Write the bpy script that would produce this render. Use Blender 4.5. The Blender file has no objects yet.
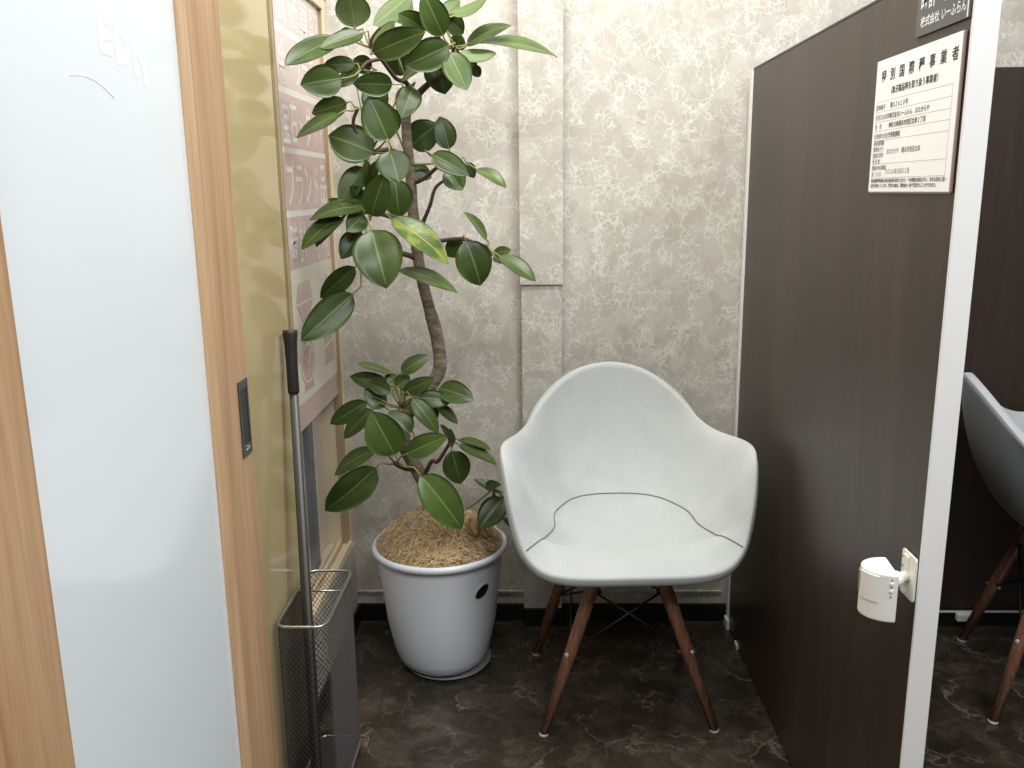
import bpy, bmesh, math, random
from mathutils import Vector, Matrix
from mathutils.bvhtree import BVHTree
random.seed(7)
SC = bpy.context.scene
COL = SC.collection
PI = math.pi

# ---------------------------------------------------------------- camera
cam_data = bpy.data.cameras.new('camera')
cam = bpy.data.objects.new('camera', cam_data); COL.objects.link(cam)
cam_data.sensor_width = 36.0
cam_data.lens = 870.0 / 1024.0 * 36.0
cam_data.clip_start = 0.02
right = Vector((0.99965763, 0.02355851, -0.01138497))
down = Vector((-0.00601602, -0.21651389, -0.976261))
fwd = Vector((-0.02546425, 0.97599525, -0.21629803))
cam.matrix_world = Matrix(((right.x, -down.x, -fwd.x, 0.0), (right.y, -down.y, -fwd.y, 0.0),
                           (right.z, -down.z, -fwd.z, 1.30), (0, 0, 0, 1)))
SC.camera = cam

# ---------------------------------------------------------------- light and exposure
SC.view_settings.view_transform = 'Standard'
SC.view_settings.look = 'None'
SC.view_settings.gamma = 1.0
SC.view_settings.use_curve_mapping = False
SC.view_settings.exposure = 0.0
world = bpy.data.worlds.new('shop_ambient'); SC.world = world
world.use_nodes = True
bgn = world.node_tree.nodes['Background']
bgn.inputs['Color'].default_value = (0.97, 0.985, 1.0, 1)
bgn.inputs['Strength'].default_value = 0.15

def area_light(name, loc, target, sx, sy, power, color):
    l = bpy.data.lights.new(name, 'AREA'); l.shape = 'RECTANGLE'
    l.size = sx; l.size_y = sy; l.energy = power; l.color = color
    o = bpy.data.objects.new(name, l); COL.objects.link(o)
    o.location = loc
    o.rotation_euler = (Vector(target) - Vector(loc)).to_track_quat('-Z', 'Y').to_euler()
    return o
area_light('booth_ceiling_lamp', (0.05, 1.68, 2.62), (0.05, 1.85, 0), 1.3, 0.35, 38, (1.0, 0.985, 0.955))
area_light('aisle_ceiling_lamp', (0.1, -0.3, 2.75), (0.1, 0.6, 0), 2.4, 0.6, 50, (0.97, 0.98, 1.0))
area_light('door_fill_light', (1.35, 0.35, 2.65), (0.3, 0.8, 0.9), 1.2, 0.5, 30, (0.96, 0.98, 1.0))  # unseen fill light added to brighten the door glass and banner

# ---------------------------------------------------------------- plant skeleton and leaves (metres: base, tip, width, roll)
HUBS = {
    'R': (-0.176, 2.1, 1.623),
    'L': (-0.361, 2.06, 1.617),
    'L2': (-0.382, 2.04, 1.57),
    'L3': (-0.391, 2.03, 1.486),
    'M': (-0.37, 2.05, 1.391),
    'T': (-0.292, 2.14, 1.364),
    'N': (-0.378, 2.05, 1.259),
    'S': (-0.403, 2.04, 1.138),
    'E': (-0.17, 2.1, 1.19),
    'F': (-0.197, 2.1, 1.355),
    'E2': (-0.107, 2.08, 1.172),
    'C': (-0.33, 2.1, 0.775),
    'D': (-0.347, 2.06, 0.644),
    'G': (-0.217, 2.14, 0.672),
    'B': (-0.109, 2.2, 0.529),
    'U': (-0.217, 2.1, 1.685),
    'TL': (-0.291, 2.13, 1.545),
}
LEAVES = [
    ('L', (-0.398, 2.074, 1.663), (-0.402, 2.039, 1.732), 0.0732, -0.24, 'uy'),
    ('L', (-0.437, 2.06, 1.639), (-0.528, 1.947, 1.568), 0.0595, 0.69, ''),
    ('L', (-0.375, 2.046, 1.647), (-0.463, 2.006, 1.61), 0.0458, 0.76, ''),
    ('L', (-0.404, 2.088, 1.656), (-0.444, 2.094, 1.644), 0.0286, 0.25, ''),
    ('L2', (-0.395, 2.04, 1.581), (-0.469, 2.042, 1.578), 0.0338, 0.16, ''),
    ('L2', (-0.422, 2.019, 1.548), (-0.506, 1.983, 1.532), 0.0641, 0.02, ''),
    ('L2', (-0.393, 2.061, 1.573), (-0.44, 2.029, 1.532), 0.0312, -0.20, ''),
    ('M', (-0.308, 2.008, 1.533), (-0.387, 1.965, 1.531), 0.0478, -0.17, ''),
    ('M', (-0.385, 2.078, 1.534), (-0.338, 2.101, 1.49), 0.0628, 0.18, ''),
    ('L3', (-0.416, 2.03, 1.498), (-0.496, 2.032, 1.476), 0.0454, -0.18, ''),
    ('L3', (-0.429, 2.009, 1.473), (-0.521, 1.979, 1.421), 0.0488, 0.97, ''),
    ('M', (-0.321, 2.001, 1.413), (-0.36, 1.992, 1.507), 0.0751, 0.14, ''),
    ('M', (-0.361, 2.036, 1.389), (-0.464, 2.042, 1.429), 0.0822, 0.23, ''),
    ('M', (-0.394, 2.085, 1.425), (-0.456, 2.099, 1.447), 0.0338, 0.10, ''),
    ('M', (-0.318, 1.994, 1.391), (-0.298, 1.977, 1.322), 0.0748, -0.19, ''),
    ('T', (-0.296, 2.182, 1.41), (-0.227, 2.176, 1.46), 0.0721, 0.26, ''),
    ('T', (-0.201, 2.161, 1.401), (-0.222, 2.167, 1.477), 0.0497, 0.03, ''),
    ('F', (-0.233, 2.072, 1.385), (-0.145, 2.042, 1.336), 0.0463, 0.25, ''),
    ('F', (-0.2, 2.093, 1.35), (-0.165, 2.08, 1.303), 0.0512, 0.23, ''),
    ('F', (-0.157, 2.114, 1.367), (-0.139, 2.119, 1.332), 0.0259, 0.01, ''),
    ('F', (-0.133, 2.1, 1.352), (-0.062, 2.077, 1.308), 0.0368, 0.80, ''),
    ('T', (-0.292, 2.168, 1.359), (-0.247, 2.175, 1.333), 0.0358, -0.20, ''),
    ('T', (-0.347, 2.175, 1.498), (-0.329, 2.198, 1.447), 0.0375, -0.27, ''),
    ('TL', (-0.274, 2.095, 1.536), (-0.296, 2.048, 1.465), 0.0543, 0.08, ''),
    ('L', (-0.355, 2.046, 1.604), (-0.233, 2.014, 1.642), 0.0568, 0.02, ''),
    ('R', (-0.186, 2.058, 1.619), (-0.284, 2.039, 1.575), 0.0638, -0.09, ''),
    ('R', (-0.191, 2.079, 1.619), (-0.301, 2.094, 1.548), 0.0590, 0.98, ''),
    ('R', (-0.244, 2.114, 1.663), (-0.299, 2.077, 1.692), 0.0472, -0.05, ''),
    ('R', (-0.202, 2.093, 1.646), (-0.24, 2.056, 1.73), 0.0588, 0.08, ''),
    ('U', (-0.273, 2.1, 1.737), (-0.356, 2.068, 1.666), 0.0504, 0.52, 'u'),
    ('U', (-0.316, 2.128, 1.685), (-0.276, 2.148, 1.729), 0.0383, -0.11, 'u'),
    ('L', (-0.362, 2.067, 1.619), (-0.305, 2.053, 1.672), 0.0359, 0.51, 'uy'),
    ('L2', (-0.363, 2.068, 1.576), (-0.403, 2.062, 1.594), 0.0387, -0.26, ''),
    ('TL', (-0.322, 2.172, 1.626), (-0.315, 2.193, 1.573), 0.0624, 0.07, ''),
    ('R', (-0.228, 2.135, 1.603), (-0.205, 2.138, 1.524), 0.0691, -0.19, ''),
    ('R', (-0.187, 2.065, 1.607), (-0.147, 2.045, 1.522), 0.0595, -0.27, ''),
    ('R', (-0.166, 2.086, 1.604), (-0.081, 2.081, 1.604), 0.0382, 0.73, 'u'),
    ('R', (-0.15, 2.1, 1.624), (-0.047, 2.108, 1.669), 0.0510, 0.94, ''),
    ('R', (-0.117, 2.107, 1.632), (0.057, 2.119, 1.601), 0.0802, 1.22, ''),
    ('R', (-0.195, 2.135, 1.688), (-0.161, 2.163, 1.661), 0.0430, -0.29, ''),
    ('U', (-0.18, 2.1, 1.694), (-0.099, 2.069, 1.719), 0.0395, 0.96, 'u'),
    ('U', (-0.205, 2.121, 1.697), (-0.165, 2.134, 1.728), 0.0336, 0.17, 'u'),
    ('R', (-0.175, 2.121, 1.622), (-0.161, 2.098, 1.649), 0.0366, 0.27, ''),
    ('R', (-0.173, 2.135, 1.608), (-0.13, 2.158, 1.587), 0.0399, -0.12, ''),
    ('R', (-0.14, 2.135, 1.584), (-0.122, 2.143, 1.563), 0.0246, -0.22, ''),
    ('N', (-0.392, 2.064, 1.359), (-0.446, 2.039, 1.28), 0.0520, 0.28, ''),
    ('N', (-0.378, 2.036, 1.309), (-0.376, 2.008, 1.374), 0.0301, 0.67, ''),
    ('N', (-0.376, 2.05, 1.309), (-0.344, 2.001, 1.372), 0.0308, 0.62, ''),
    ('N', (-0.371, 2.022, 1.248), (-0.326, 1.975, 1.344), 0.0583, -0.20, ''),
    ('N', (-0.326, 2.099, 1.331), (-0.32, 2.104, 1.24), 0.0695, -0.13, ''),
    ('N', (-0.397, 2.071, 1.279), (-0.418, 2.027, 1.316), 0.0328, 0.29, ''),
    ('N', (-0.382, 2.029, 1.268), (-0.511, 2.007, 1.241), 0.0590, 0.96, ''),
    ('N', (-0.389, 2.05, 1.271), (-0.44, 2.014, 1.28), 0.0281, -0.26, 'y'),
    ('N', (-0.441, 2.071, 1.271), (-0.469, 2.025, 1.287), 0.0239, -0.20, ''),
    ('N', (-0.437, 2.015, 1.246), (-0.528, 1.985, 1.175), 0.0517, 0.79, ''),
    ('N', (-0.439, 2.036, 1.244), (-0.496, 1.996, 1.181), 0.0397, 0.89, ''),
    ('N', (-0.391, 2.043, 1.251), (-0.424, 1.996, 1.215), 0.0456, -0.01, ''),
    ('S', (-0.404, 2.061, 1.212), (-0.447, 2.027, 1.151), 0.0490, 0.30, ''),
    ('N', (-0.365, 1.98, 1.218), (-0.328, 1.938, 1.091), 0.1015, 0.02, ''),
    ('N', (-0.323, 2.008, 1.243), (-0.195, 2.008, 1.138), 0.0726, 0.74, 'y'),
    ('S', (-0.314, 2.026, 1.126), (-0.175, 2.003, 1.072), 0.0640, 1.04, ''),
    ('S', (-0.418, 2.04, 1.131), (-0.507, 2.054, 1.057), 0.0466, -0.01, ''),
    ('S', (-0.419, 2.005, 1.072), (-0.528, 1.936, 0.974), 0.0690, -0.05, ''),
    ('E', (-0.172, 2.128, 1.185), (-0.211, 2.135, 1.147), 0.0444, -0.15, ''),
    ('E', (-0.159, 2.065, 1.188), (-0.126, 2.073, 1.081), 0.0803, 0.20, ''),
    ('E2', (-0.096, 2.094, 1.153), (-0.053, 2.076, 1.165), 0.0256, -0.28, ''),
    ('E2', (-0.08, 2.059, 1.152), (0.005, 2.026, 1.095), 0.0449, 0.71, ''),
    ('E2', (-0.109, 2.08, 1.187), (-0.16, 2.046, 1.254), 0.0372, 1.02, ''),
    ('E2', (-0.093, 2.087, 1.149), (-0.074, 2.051, 1.135), 0.0180, -0.16, ''),
    ('C', (-0.329, 2.1, 0.865), (-0.26, 2.107, 0.907), 0.0363, -0.21, ''),
    ('C', (-0.356, 2.121, 0.86), (-0.432, 2.074, 0.892), 0.0369, 1.09, ''),
    ('C', (-0.363, 2.1, 0.835), (-0.459, 2.11, 0.854), 0.0401, 0.04, ''),
    ('C', (-0.353, 2.079, 0.821), (-0.41, 2.093, 0.843), 0.0323, -0.06, ''),
    ('C', (-0.342, 2.114, 0.826), (-0.312, 2.123, 0.853), 0.0341, 0.09, ''),
    ('C', (-0.341, 2.121, 0.827), (-0.373, 2.122, 0.854), 0.0305, 0.15, ''),
    ('C', (-0.327, 2.107, 0.811), (-0.245, 2.089, 0.853), 0.0364, -0.24, ''),
    ('C', (-0.239, 2.121, 0.821), (-0.149, 2.085, 0.798), 0.0537, 0.22, ''),
    ('C', (-0.287, 2.093, 0.803), (-0.205, 2.101, 0.791), 0.0422, 0.25, ''),
    ('C', (-0.243, 2.121, 0.778), (-0.192, 2.093, 0.735), 0.0287, 0.46, ''),
    ('C', (-0.298, 2.058, 0.809), (-0.236, 2.051, 0.724), 0.0438, 0.33, ''),
    ('C', (-0.373, 2.1, 0.778), (-0.422, 2.102, 0.824), 0.0459, 0.09, ''),
    ('C', (-0.416, 2.093, 0.793), (-0.511, 2.096, 0.736), 0.0438, 0.02, ''),
    ('C', (-0.4, 2.086, 0.775), (-0.475, 2.079, 0.702), 0.0423, 0.49, ''),
    ('D', (-0.339, 2.018, 0.678), (-0.39, 2.013, 0.789), 0.0850, -0.14, ''),
    ('C', (-0.303, 2.037, 0.725), (-0.357, 2.047, 0.776), 0.0611, 0.27, ''),
    ('D', (-0.313, 2.032, 0.676), (-0.207, 1.987, 0.733), 0.0527, 0.28, ''),
    ('D', (-0.394, 2.067, 0.677), (-0.505, 2.08, 0.607), 0.0498, 0.74, ''),
    ('D', (-0.386, 2.018, 0.646), (-0.516, 2.011, 0.538), 0.0768, -0.27, ''),
    ('D', (-0.275, 1.99, 0.635), (-0.179, 1.998, 0.495), 0.0822, -0.22, ''),
    ('G', (-0.21, 2.112, 0.659), (-0.19, 2.125, 0.567), 0.0656, 0.10, ''),
    ('G', (-0.196, 2.154, 0.677), (-0.112, 2.108, 0.662), 0.0353, 0.98, ''),
    ('G', (-0.191, 2.119, 0.674), (-0.095, 2.08, 0.633), 0.0443, 0.89, ''),
    ('G', (-0.214, 2.147, 0.674), (-0.24, 2.138, 0.722), 0.0212, 0.80, ''),
    ('G', (-0.211, 2.14, 0.664), (-0.214, 2.127, 0.714), 0.0185, 0.15, ''),
    ('C', (-0.269, 2.128, 0.769), (-0.244, 2.127, 0.742), 0.0282, -0.30, ''),
    ('B', (-0.125, 2.2, 0.533), (-0.162, 2.21, 0.551), 0.0171, 0.62, ''),
    ('B', (-0.131, 2.186, 0.539), (-0.088, 2.137, 0.56), 0.0251, 0.23, ''),
    ('B', (-0.082, 2.158, 0.516), (-0.144, 2.116, 0.45), 0.0634, 0.19, ''),
    ('B', (-0.088, 2.186, 0.511), (-0.054, 2.187, 0.458), 0.0369, 0.23, ''),
    ('B', (-0.183, 2.214, 0.436), (-0.146, 2.2, 0.416), 0.0211, 0.23, ''),
    ('B', (-0.086, 2.214, 0.441), (-0.04, 2.177, 0.405), 0.0267, 0.84, ''),
]
TRUNK = [(-0.264, 2.23, 0.442, 0.02), (-0.288, 2.22, 0.517, 0.0195), (-0.319, 2.21, 0.591, 0.019), (-0.344, 2.2, 0.655, 0.0185), (-0.339, 2.2, 0.717, 0.018), (-0.306, 2.2, 0.771, 0.0175), (-0.263, 2.2, 0.816, 0.0165), (-0.243, 2.2, 0.861, 0.0175), (-0.247, 2.19, 0.936, 0.017), (-0.262, 2.18, 1.007, 0.017), (-0.28, 2.17, 1.096, 0.0165), (-0.288, 2.16, 1.176, 0.0165), (-0.292, 2.155, 1.241, 0.0155), (-0.295, 2.15, 1.339, 0.015), (-0.301, 2.15, 1.441, 0.014), (-0.3, 2.15, 1.491, 0.013), ]
BRANCHES = [
    [(-0.3, 2.15, 1.482, 0.012), (-0.274, 2.14, 1.519, 0.009), (-0.244, 2.13, 1.545, 0.0075), (-0.196, 2.11, 1.574, 0.0065), (-0.176, 2.1, 1.623, 0.006), ],
    [(-0.303, 2.15, 1.487, 0.01), (-0.291, 2.13, 1.545, 0.006), (-0.314, 2.1, 1.557, 0.005), (-0.341, 2.07, 1.595, 0.0045), (-0.361, 2.06, 1.617, 0.0045), ],
    [(-0.341, 2.07, 1.595, 0.004), (-0.368, 2.05, 1.586, 0.004), (-0.382, 2.04, 1.57, 0.004), ],
    [(-0.37, 2.05, 1.391, 0.0045), (-0.405, 2.04, 1.448, 0.004), (-0.391, 2.03, 1.486, 0.004), ],
    [(-0.3, 2.15, 1.376, 0.008), (-0.333, 2.09, 1.397, 0.006), (-0.37, 2.05, 1.391, 0.005), ],
    [(-0.292, 2.16, 1.229, 0.008), (-0.334, 2.09, 1.244, 0.006), (-0.378, 2.05, 1.259, 0.005), ],
    [(-0.288, 2.15, 1.322, 0.006), (-0.258, 2.13, 1.333, 0.005), (-0.223, 2.11, 1.358, 0.0045), (-0.197, 2.1, 1.355, 0.004), ],
    [(-0.288, 2.16, 1.186, 0.006), (-0.263, 2.13, 1.235, 0.005), (-0.245, 2.11, 1.27, 0.0045), (-0.23, 2.1, 1.31, 0.004), (-0.201, 2.09, 1.33, 0.003), ],
    [(-0.278, 2.165, 1.163, 0.007), (-0.257, 2.14, 1.177, 0.0055), (-0.223, 2.12, 1.185, 0.005), (-0.17, 2.1, 1.19, 0.005), (-0.139, 2.09, 1.181, 0.004), (-0.107, 2.08, 1.172, 0.0035), ],
    [(-0.291, 2.165, 1.141, 0.008), (-0.323, 2.12, 1.155, 0.006), (-0.364, 2.07, 1.14, 0.005), (-0.403, 2.04, 1.138, 0.004), ],
    [(-0.271, 2.2, 0.806, 0.009), (-0.304, 2.15, 0.791, 0.007), (-0.33, 2.1, 0.775, 0.006), ],
    [(-0.316, 2.21, 0.582, 0.009), (-0.333, 2.13, 0.608, 0.007), (-0.347, 2.06, 0.644, 0.006), ],
    [(-0.299, 2.215, 0.547, 0.008), (-0.287, 2.19, 0.578, 0.006), (-0.268, 2.17, 0.614, 0.0055), (-0.251, 2.16, 0.617, 0.005), (-0.217, 2.14, 0.672, 0.0045), ],
    [(-0.131, 2.18, 0.427, 0.006), (-0.117, 2.185, 0.456, 0.005), (-0.111, 2.19, 0.499, 0.004), (-0.109, 2.2, 0.529, 0.0035), ],
    [(-0.196, 2.11, 1.574, 0.006), (-0.21, 2.1, 1.627, 0.005), (-0.217, 2.1, 1.685, 0.004), ],
    [(-0.361, 2.06, 1.617, 0.004), (-0.356, 2.05, 1.637, 0.003), (-0.334, 2.04, 1.658, 0.0025), ],
]
# ---------------------------------------------------------------- helpers
def tag(o, label=None, cat=None, group=None, kind=None):
    if label: o['label'] = label
    if cat: o['category'] = cat
    if group: o['group'] = group
    if kind: o['kind'] = kind
    return o

def empty(name, loc=(0, 0, 0), rz=0.0):
    o = bpy.data.objects.new(name, None); COL.objects.link(o)
    o.empty_display_size = 0.05
    o.location = loc; o.rotation_euler = (0, 0, rz)
    return o

def obj(name, bm, mats, parent=None, smooth=False, bevel=0.0, label=None, seg=2, autosmooth=True):
    me = bpy.data.meshes.new(name)
    bm.normal_update(); bm.to_mesh(me); bm.free()
    o = bpy.data.objects.new(name, me); COL.objects.link(o)
    for m in (mats if isinstance(mats, (list, tuple)) else [mats]):
        me.materials.append(m)
    if parent is not None: o.parent = parent
    if smooth:
        for p in me.polygons: p.use_smooth = True
    if bevel > 0:
        b = o.modifiers.new('bevel', 'BEVEL'); b.width = bevel; b.segments = seg; b.limit_method = 'ANGLE'
        b.angle_limit = 0.6
    if label: o['label'] = label
    return o

def add_box(bm, lo, hi, rot=None, mat=0):
    v = [bm.verts.new((x, y, z)) for z in (lo[2], hi[2]) for y in (lo[1], hi[1]) for x in (lo[0], hi[0])]
    if rot is not None:
        for q in v: q.co = rot @ q.co
    for f in ((0, 2, 3, 1), (4, 5, 7, 6), (0, 1, 5, 4), (2, 6, 7, 3), (0, 4, 6, 2), (1, 3, 7, 5)):
        fc = bm.faces.new([v[i] for i in f]); fc.material_index = mat
    return v

def box(lo, hi):
    bm = bmesh.new(); add_box(bm, lo, hi); return bm

def add_tube(bm, pts, rad, seg=10, closed=False, caps=True, mat=0):
    pts = [Vector(p) for p in pts]; n = len(pts)
    rads = rad if isinstance(rad, (list, tuple)) else [rad] * n
    rings = []; prev = None
    for i in range(n):
        if closed: t = (pts[(i + 1) % n] - pts[i - 1])
        elif i == 0: t = pts[1] - pts[0]
        elif i == n - 1: t = pts[-1] - pts[-2]
        else: t = (pts[i + 1] - pts[i]).normalized() + (pts[i] - pts[i - 1]).normalized()
        t = t.normalized() if t.length > 1e-9 else Vector((0, 0, 1))
        if prev is None:
            a = Vector((0, 0, 1)) if abs(t.z) < 0.9 else Vector((1, 0, 0))
        else: a = prev
        u = (a - t * a.dot(t))
        if u.length < 1e-6: u = t.orthogonal()
        u.normalize(); prev = u; w = t.cross(u)
        rings.append([bm.verts.new(pts[i] + (u * math.cos(2 * PI * k / seg) + w * math.sin(2 * PI * k / seg)) * rads[i]) for k in range(seg)])
    m = n if closed else n - 1
    for i in range(m):
        A = rings[i]; B = rings[(i + 1) % n]
        for k in range(seg):
            f = bm.faces.new((A[k], A[(k + 1) % seg], B[(k + 1) % seg], B[k])); f.material_index = mat; f.smooth = True
    if caps and not closed:
        f = bm.faces.new(list(reversed(rings[0]))); f.material_index = mat
        f = bm.faces.new(rings[-1]); f.material_index = mat

def tube(pts, rad, seg=10, closed=False):
    bm = bmesh.new(); add_tube(bm, pts, rad, seg, closed); return bm

def smooth_path(pts, n=6):
    """Catmull-Rom through (x,y,z,r) points."""
    P = [Vector(p) for p in pts]; out = []
    for i in range(len(P) - 1):
        p0 = P[max(i - 1, 0)]; p1 = P[i]; p2 = P[i + 1]; p3 = P[min(i + 2, len(P) - 1)]
        for k in range(n):
            t = k / n
            out.append(0.5 * ((2 * p1) + (p2 - p0) * t + (2 * p0 - 5 * p1 + 4 * p2 - p3) * t * t + (3 * p1 - p0 - 3 * p2 + p3) * t ** 3))
    out.append(P[-1]); return out

def lathe(profile, seg=64, centre=(0, 0)):
    bm = bmesh.new(); rings = []
    for r, z in profile:
        if r < 1e-5: rings.append([bm.verts.new((centre[0], centre[1], z))])
        else: rings.append([bm.verts.new((centre[0] + r * math.cos(2 * PI * k / seg), centre[1] + r * math.sin(2 * PI * k / seg), z)) for k in range(seg)])
    for A, B in zip(rings, rings[1:]):
        for k in range(seg):
            k2 = (k + 1) % seg
            if len(A) == 1 and len(B) == 1: continue
            if len(A) == 1: f = bm.faces.new((A[0], B[k2], B[k]))
            elif len(B) == 1: f = bm.faces.new((A[k], A[k2], B[0]))
            else: f = bm.faces.new((A[k], A[k2], B[k2], B[k]))
            f.smooth = True
    bmesh.ops.recalc_face_normals(bm, faces=bm.faces)
    return bm

def prism(poly, d, origin, ux, uy, un):
    """Solid plate: polygon in the (ux,uy) plane at origin, thickness d along un."""
    bm = bmesh.new(); add_prism(bm, poly, d, origin, ux, uy, un); return bm

def add_prism(bm, poly, d, origin, ux, uy, un, mat=0):
    O = Vector(origin); ux = Vector(ux); uy = Vector(uy); un = Vector(un)
    a = [bm.verts.new(O + ux * x + uy * y) for x, y in poly]
    b = [bm.verts.new(O + ux * x + uy * y + un * d) for x, y in poly]
    fs = [bm.faces.new(list(reversed(a))), bm.faces.new(b)]
    n = len(poly)
    for i in range(n): fs.append(bm.faces.new((a[i], a[(i + 1) % n], b[(i + 1) % n], b[i])))
    for f in fs: f.material_index = mat

def rrect(w, h, r, n=6, cx=0, cy=0):
    out = []
    for ox, oy, a0 in ((w / 2 - r, h / 2 - r, 0), (-w / 2 + r, h / 2 - r, PI / 2), (-w / 2 + r, -h / 2 + r, PI), (w / 2 - r, -h / 2 + r, 1.5 * PI)):
        for k in range(n + 1):
            a = a0 + PI / 2 * k / n
            out.append((cx + ox + r * math.cos(a), cy + oy + r * math.sin(a)))
    return out

def text_into(bm, s, size, origin, ux, uy, un, sx=1.0, sy=1.0, align='LEFT', depth=0.0004, spacing=1.0, bold=0.0):
    """Lettering as thin solid glyphs on a plane (each string fitted from the built-in font)."""
    c = bpy.data.curves.new('lettering', 'FONT'); c.body = s; c.size = size; c.align_x = align
    c.space_character = spacing; c.offset = bold; c.resolution_u = 3
    o = bpy.data.objects.new('lettering', c); COL.objects.link(o)
    dg = bpy.context.evaluated_depsgraph_get(); dg.update()
    me = bpy.data.meshes.new_from_object(o.evaluated_get(dg))
    O = Vector(origin); ux = Vector(ux); uy = Vector(uy); un = Vector(un)
    vs = [bm.verts.new(O + ux * (v.co.x * sx) + uy * (v.co.y * sy) + un * depth) for v in me.vertices]
    for p in me.polygons:
        try: bm.faces.new([vs[i] for i in p.vertices])
        except ValueError: pass
    bpy.data.objects.remove(o); bpy.data.curves.remove(c); bpy.data.meshes.remove(me)

# ---------------------------------------------------------------- materials
def mat(name, color, rough=0.5, metal=0.0, spec=0.5, coat=0.0, trans=0.0, coat_rough=0.05):
    m = bpy.data.materials.new(name); m.use_nodes = True
    b = m.node_tree.nodes['Principled BSDF']
    b.inputs['Base Color'].default_value = (*color, 1); b.inputs['Roughness'].default_value = rough
    b.inputs['Metallic'].default_value = metal; b.inputs['Specular IOR Level'].default_value = spec
    b.inputs['Coat Weight'].default_value = coat; b.inputs['Coat Roughness'].default_value = coat_rough
    b.inputs['Transmission Weight'].default_value = trans
    return m

def nt(m):
    t = m.node_tree
    def N(kind, **kw):
        n = t.nodes.new('ShaderNode' + kind)
        for k, v in kw.items():
            if k in n.inputs: n.inputs[k].default_value = v
            else: setattr(n, k, v)
        return n
    return t, t.nodes['Principled BSDF'], N, t.links.new

def ramp(N, stops):
    r = N('ValToRGB'); e = r.color_ramp.elements
    while len(e) < len(stops): e.new(0.5)
    for q, (p, c) in zip(e, stops): q.position = p; q.color = (*c, 1)
    return r

def grain_mat(name, c1, c2, c3, scale=(14, 14, 0.7), rough=0.45, bump=0.05, spec=0.5, detail=6, axis_coord='Object', coat=0.0):
    m = mat(name, c1, rough, spec=spec, coat=coat); t, b, N, L = nt(m)
    tc = N('TexCoord'); mp = N('Mapping'); mp.inputs['Scale'].default_value = scale
    L(tc.outputs[axis_coord], mp.inputs['Vector'])
    n1 = N('TexNoise', Scale=1.6, Detail=detail, Roughness=0.62, Distortion=0.6); L(mp.outputs[0], n1.inputs['Vector'])
    n2 = N('TexNoise', Scale=7.0, Detail=3.0, Roughness=0.7); L(mp.outputs[0], n2.inputs['Vector'])
    mx = N('Mix', data_type='FLOAT'); mx.inputs[0].default_value = 0.35
    L(n1.outputs['Fac'], mx.inputs[2]); L(n2.outputs['Fac'], mx.inputs[3])
    r = ramp(N, [(0.36, c2), (0.5, c1), (0.64, c3)]); L(mx.outputs[0], r.inputs[0]); L(r.outputs[0], b.inputs['Base Color'])
    bp = N('Bump', Strength=bump, Distance=0.002); L(mx.outputs[0], bp.inputs['Height']); L(bp.outputs[0], b.inputs['Normal'])
    return m

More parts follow.
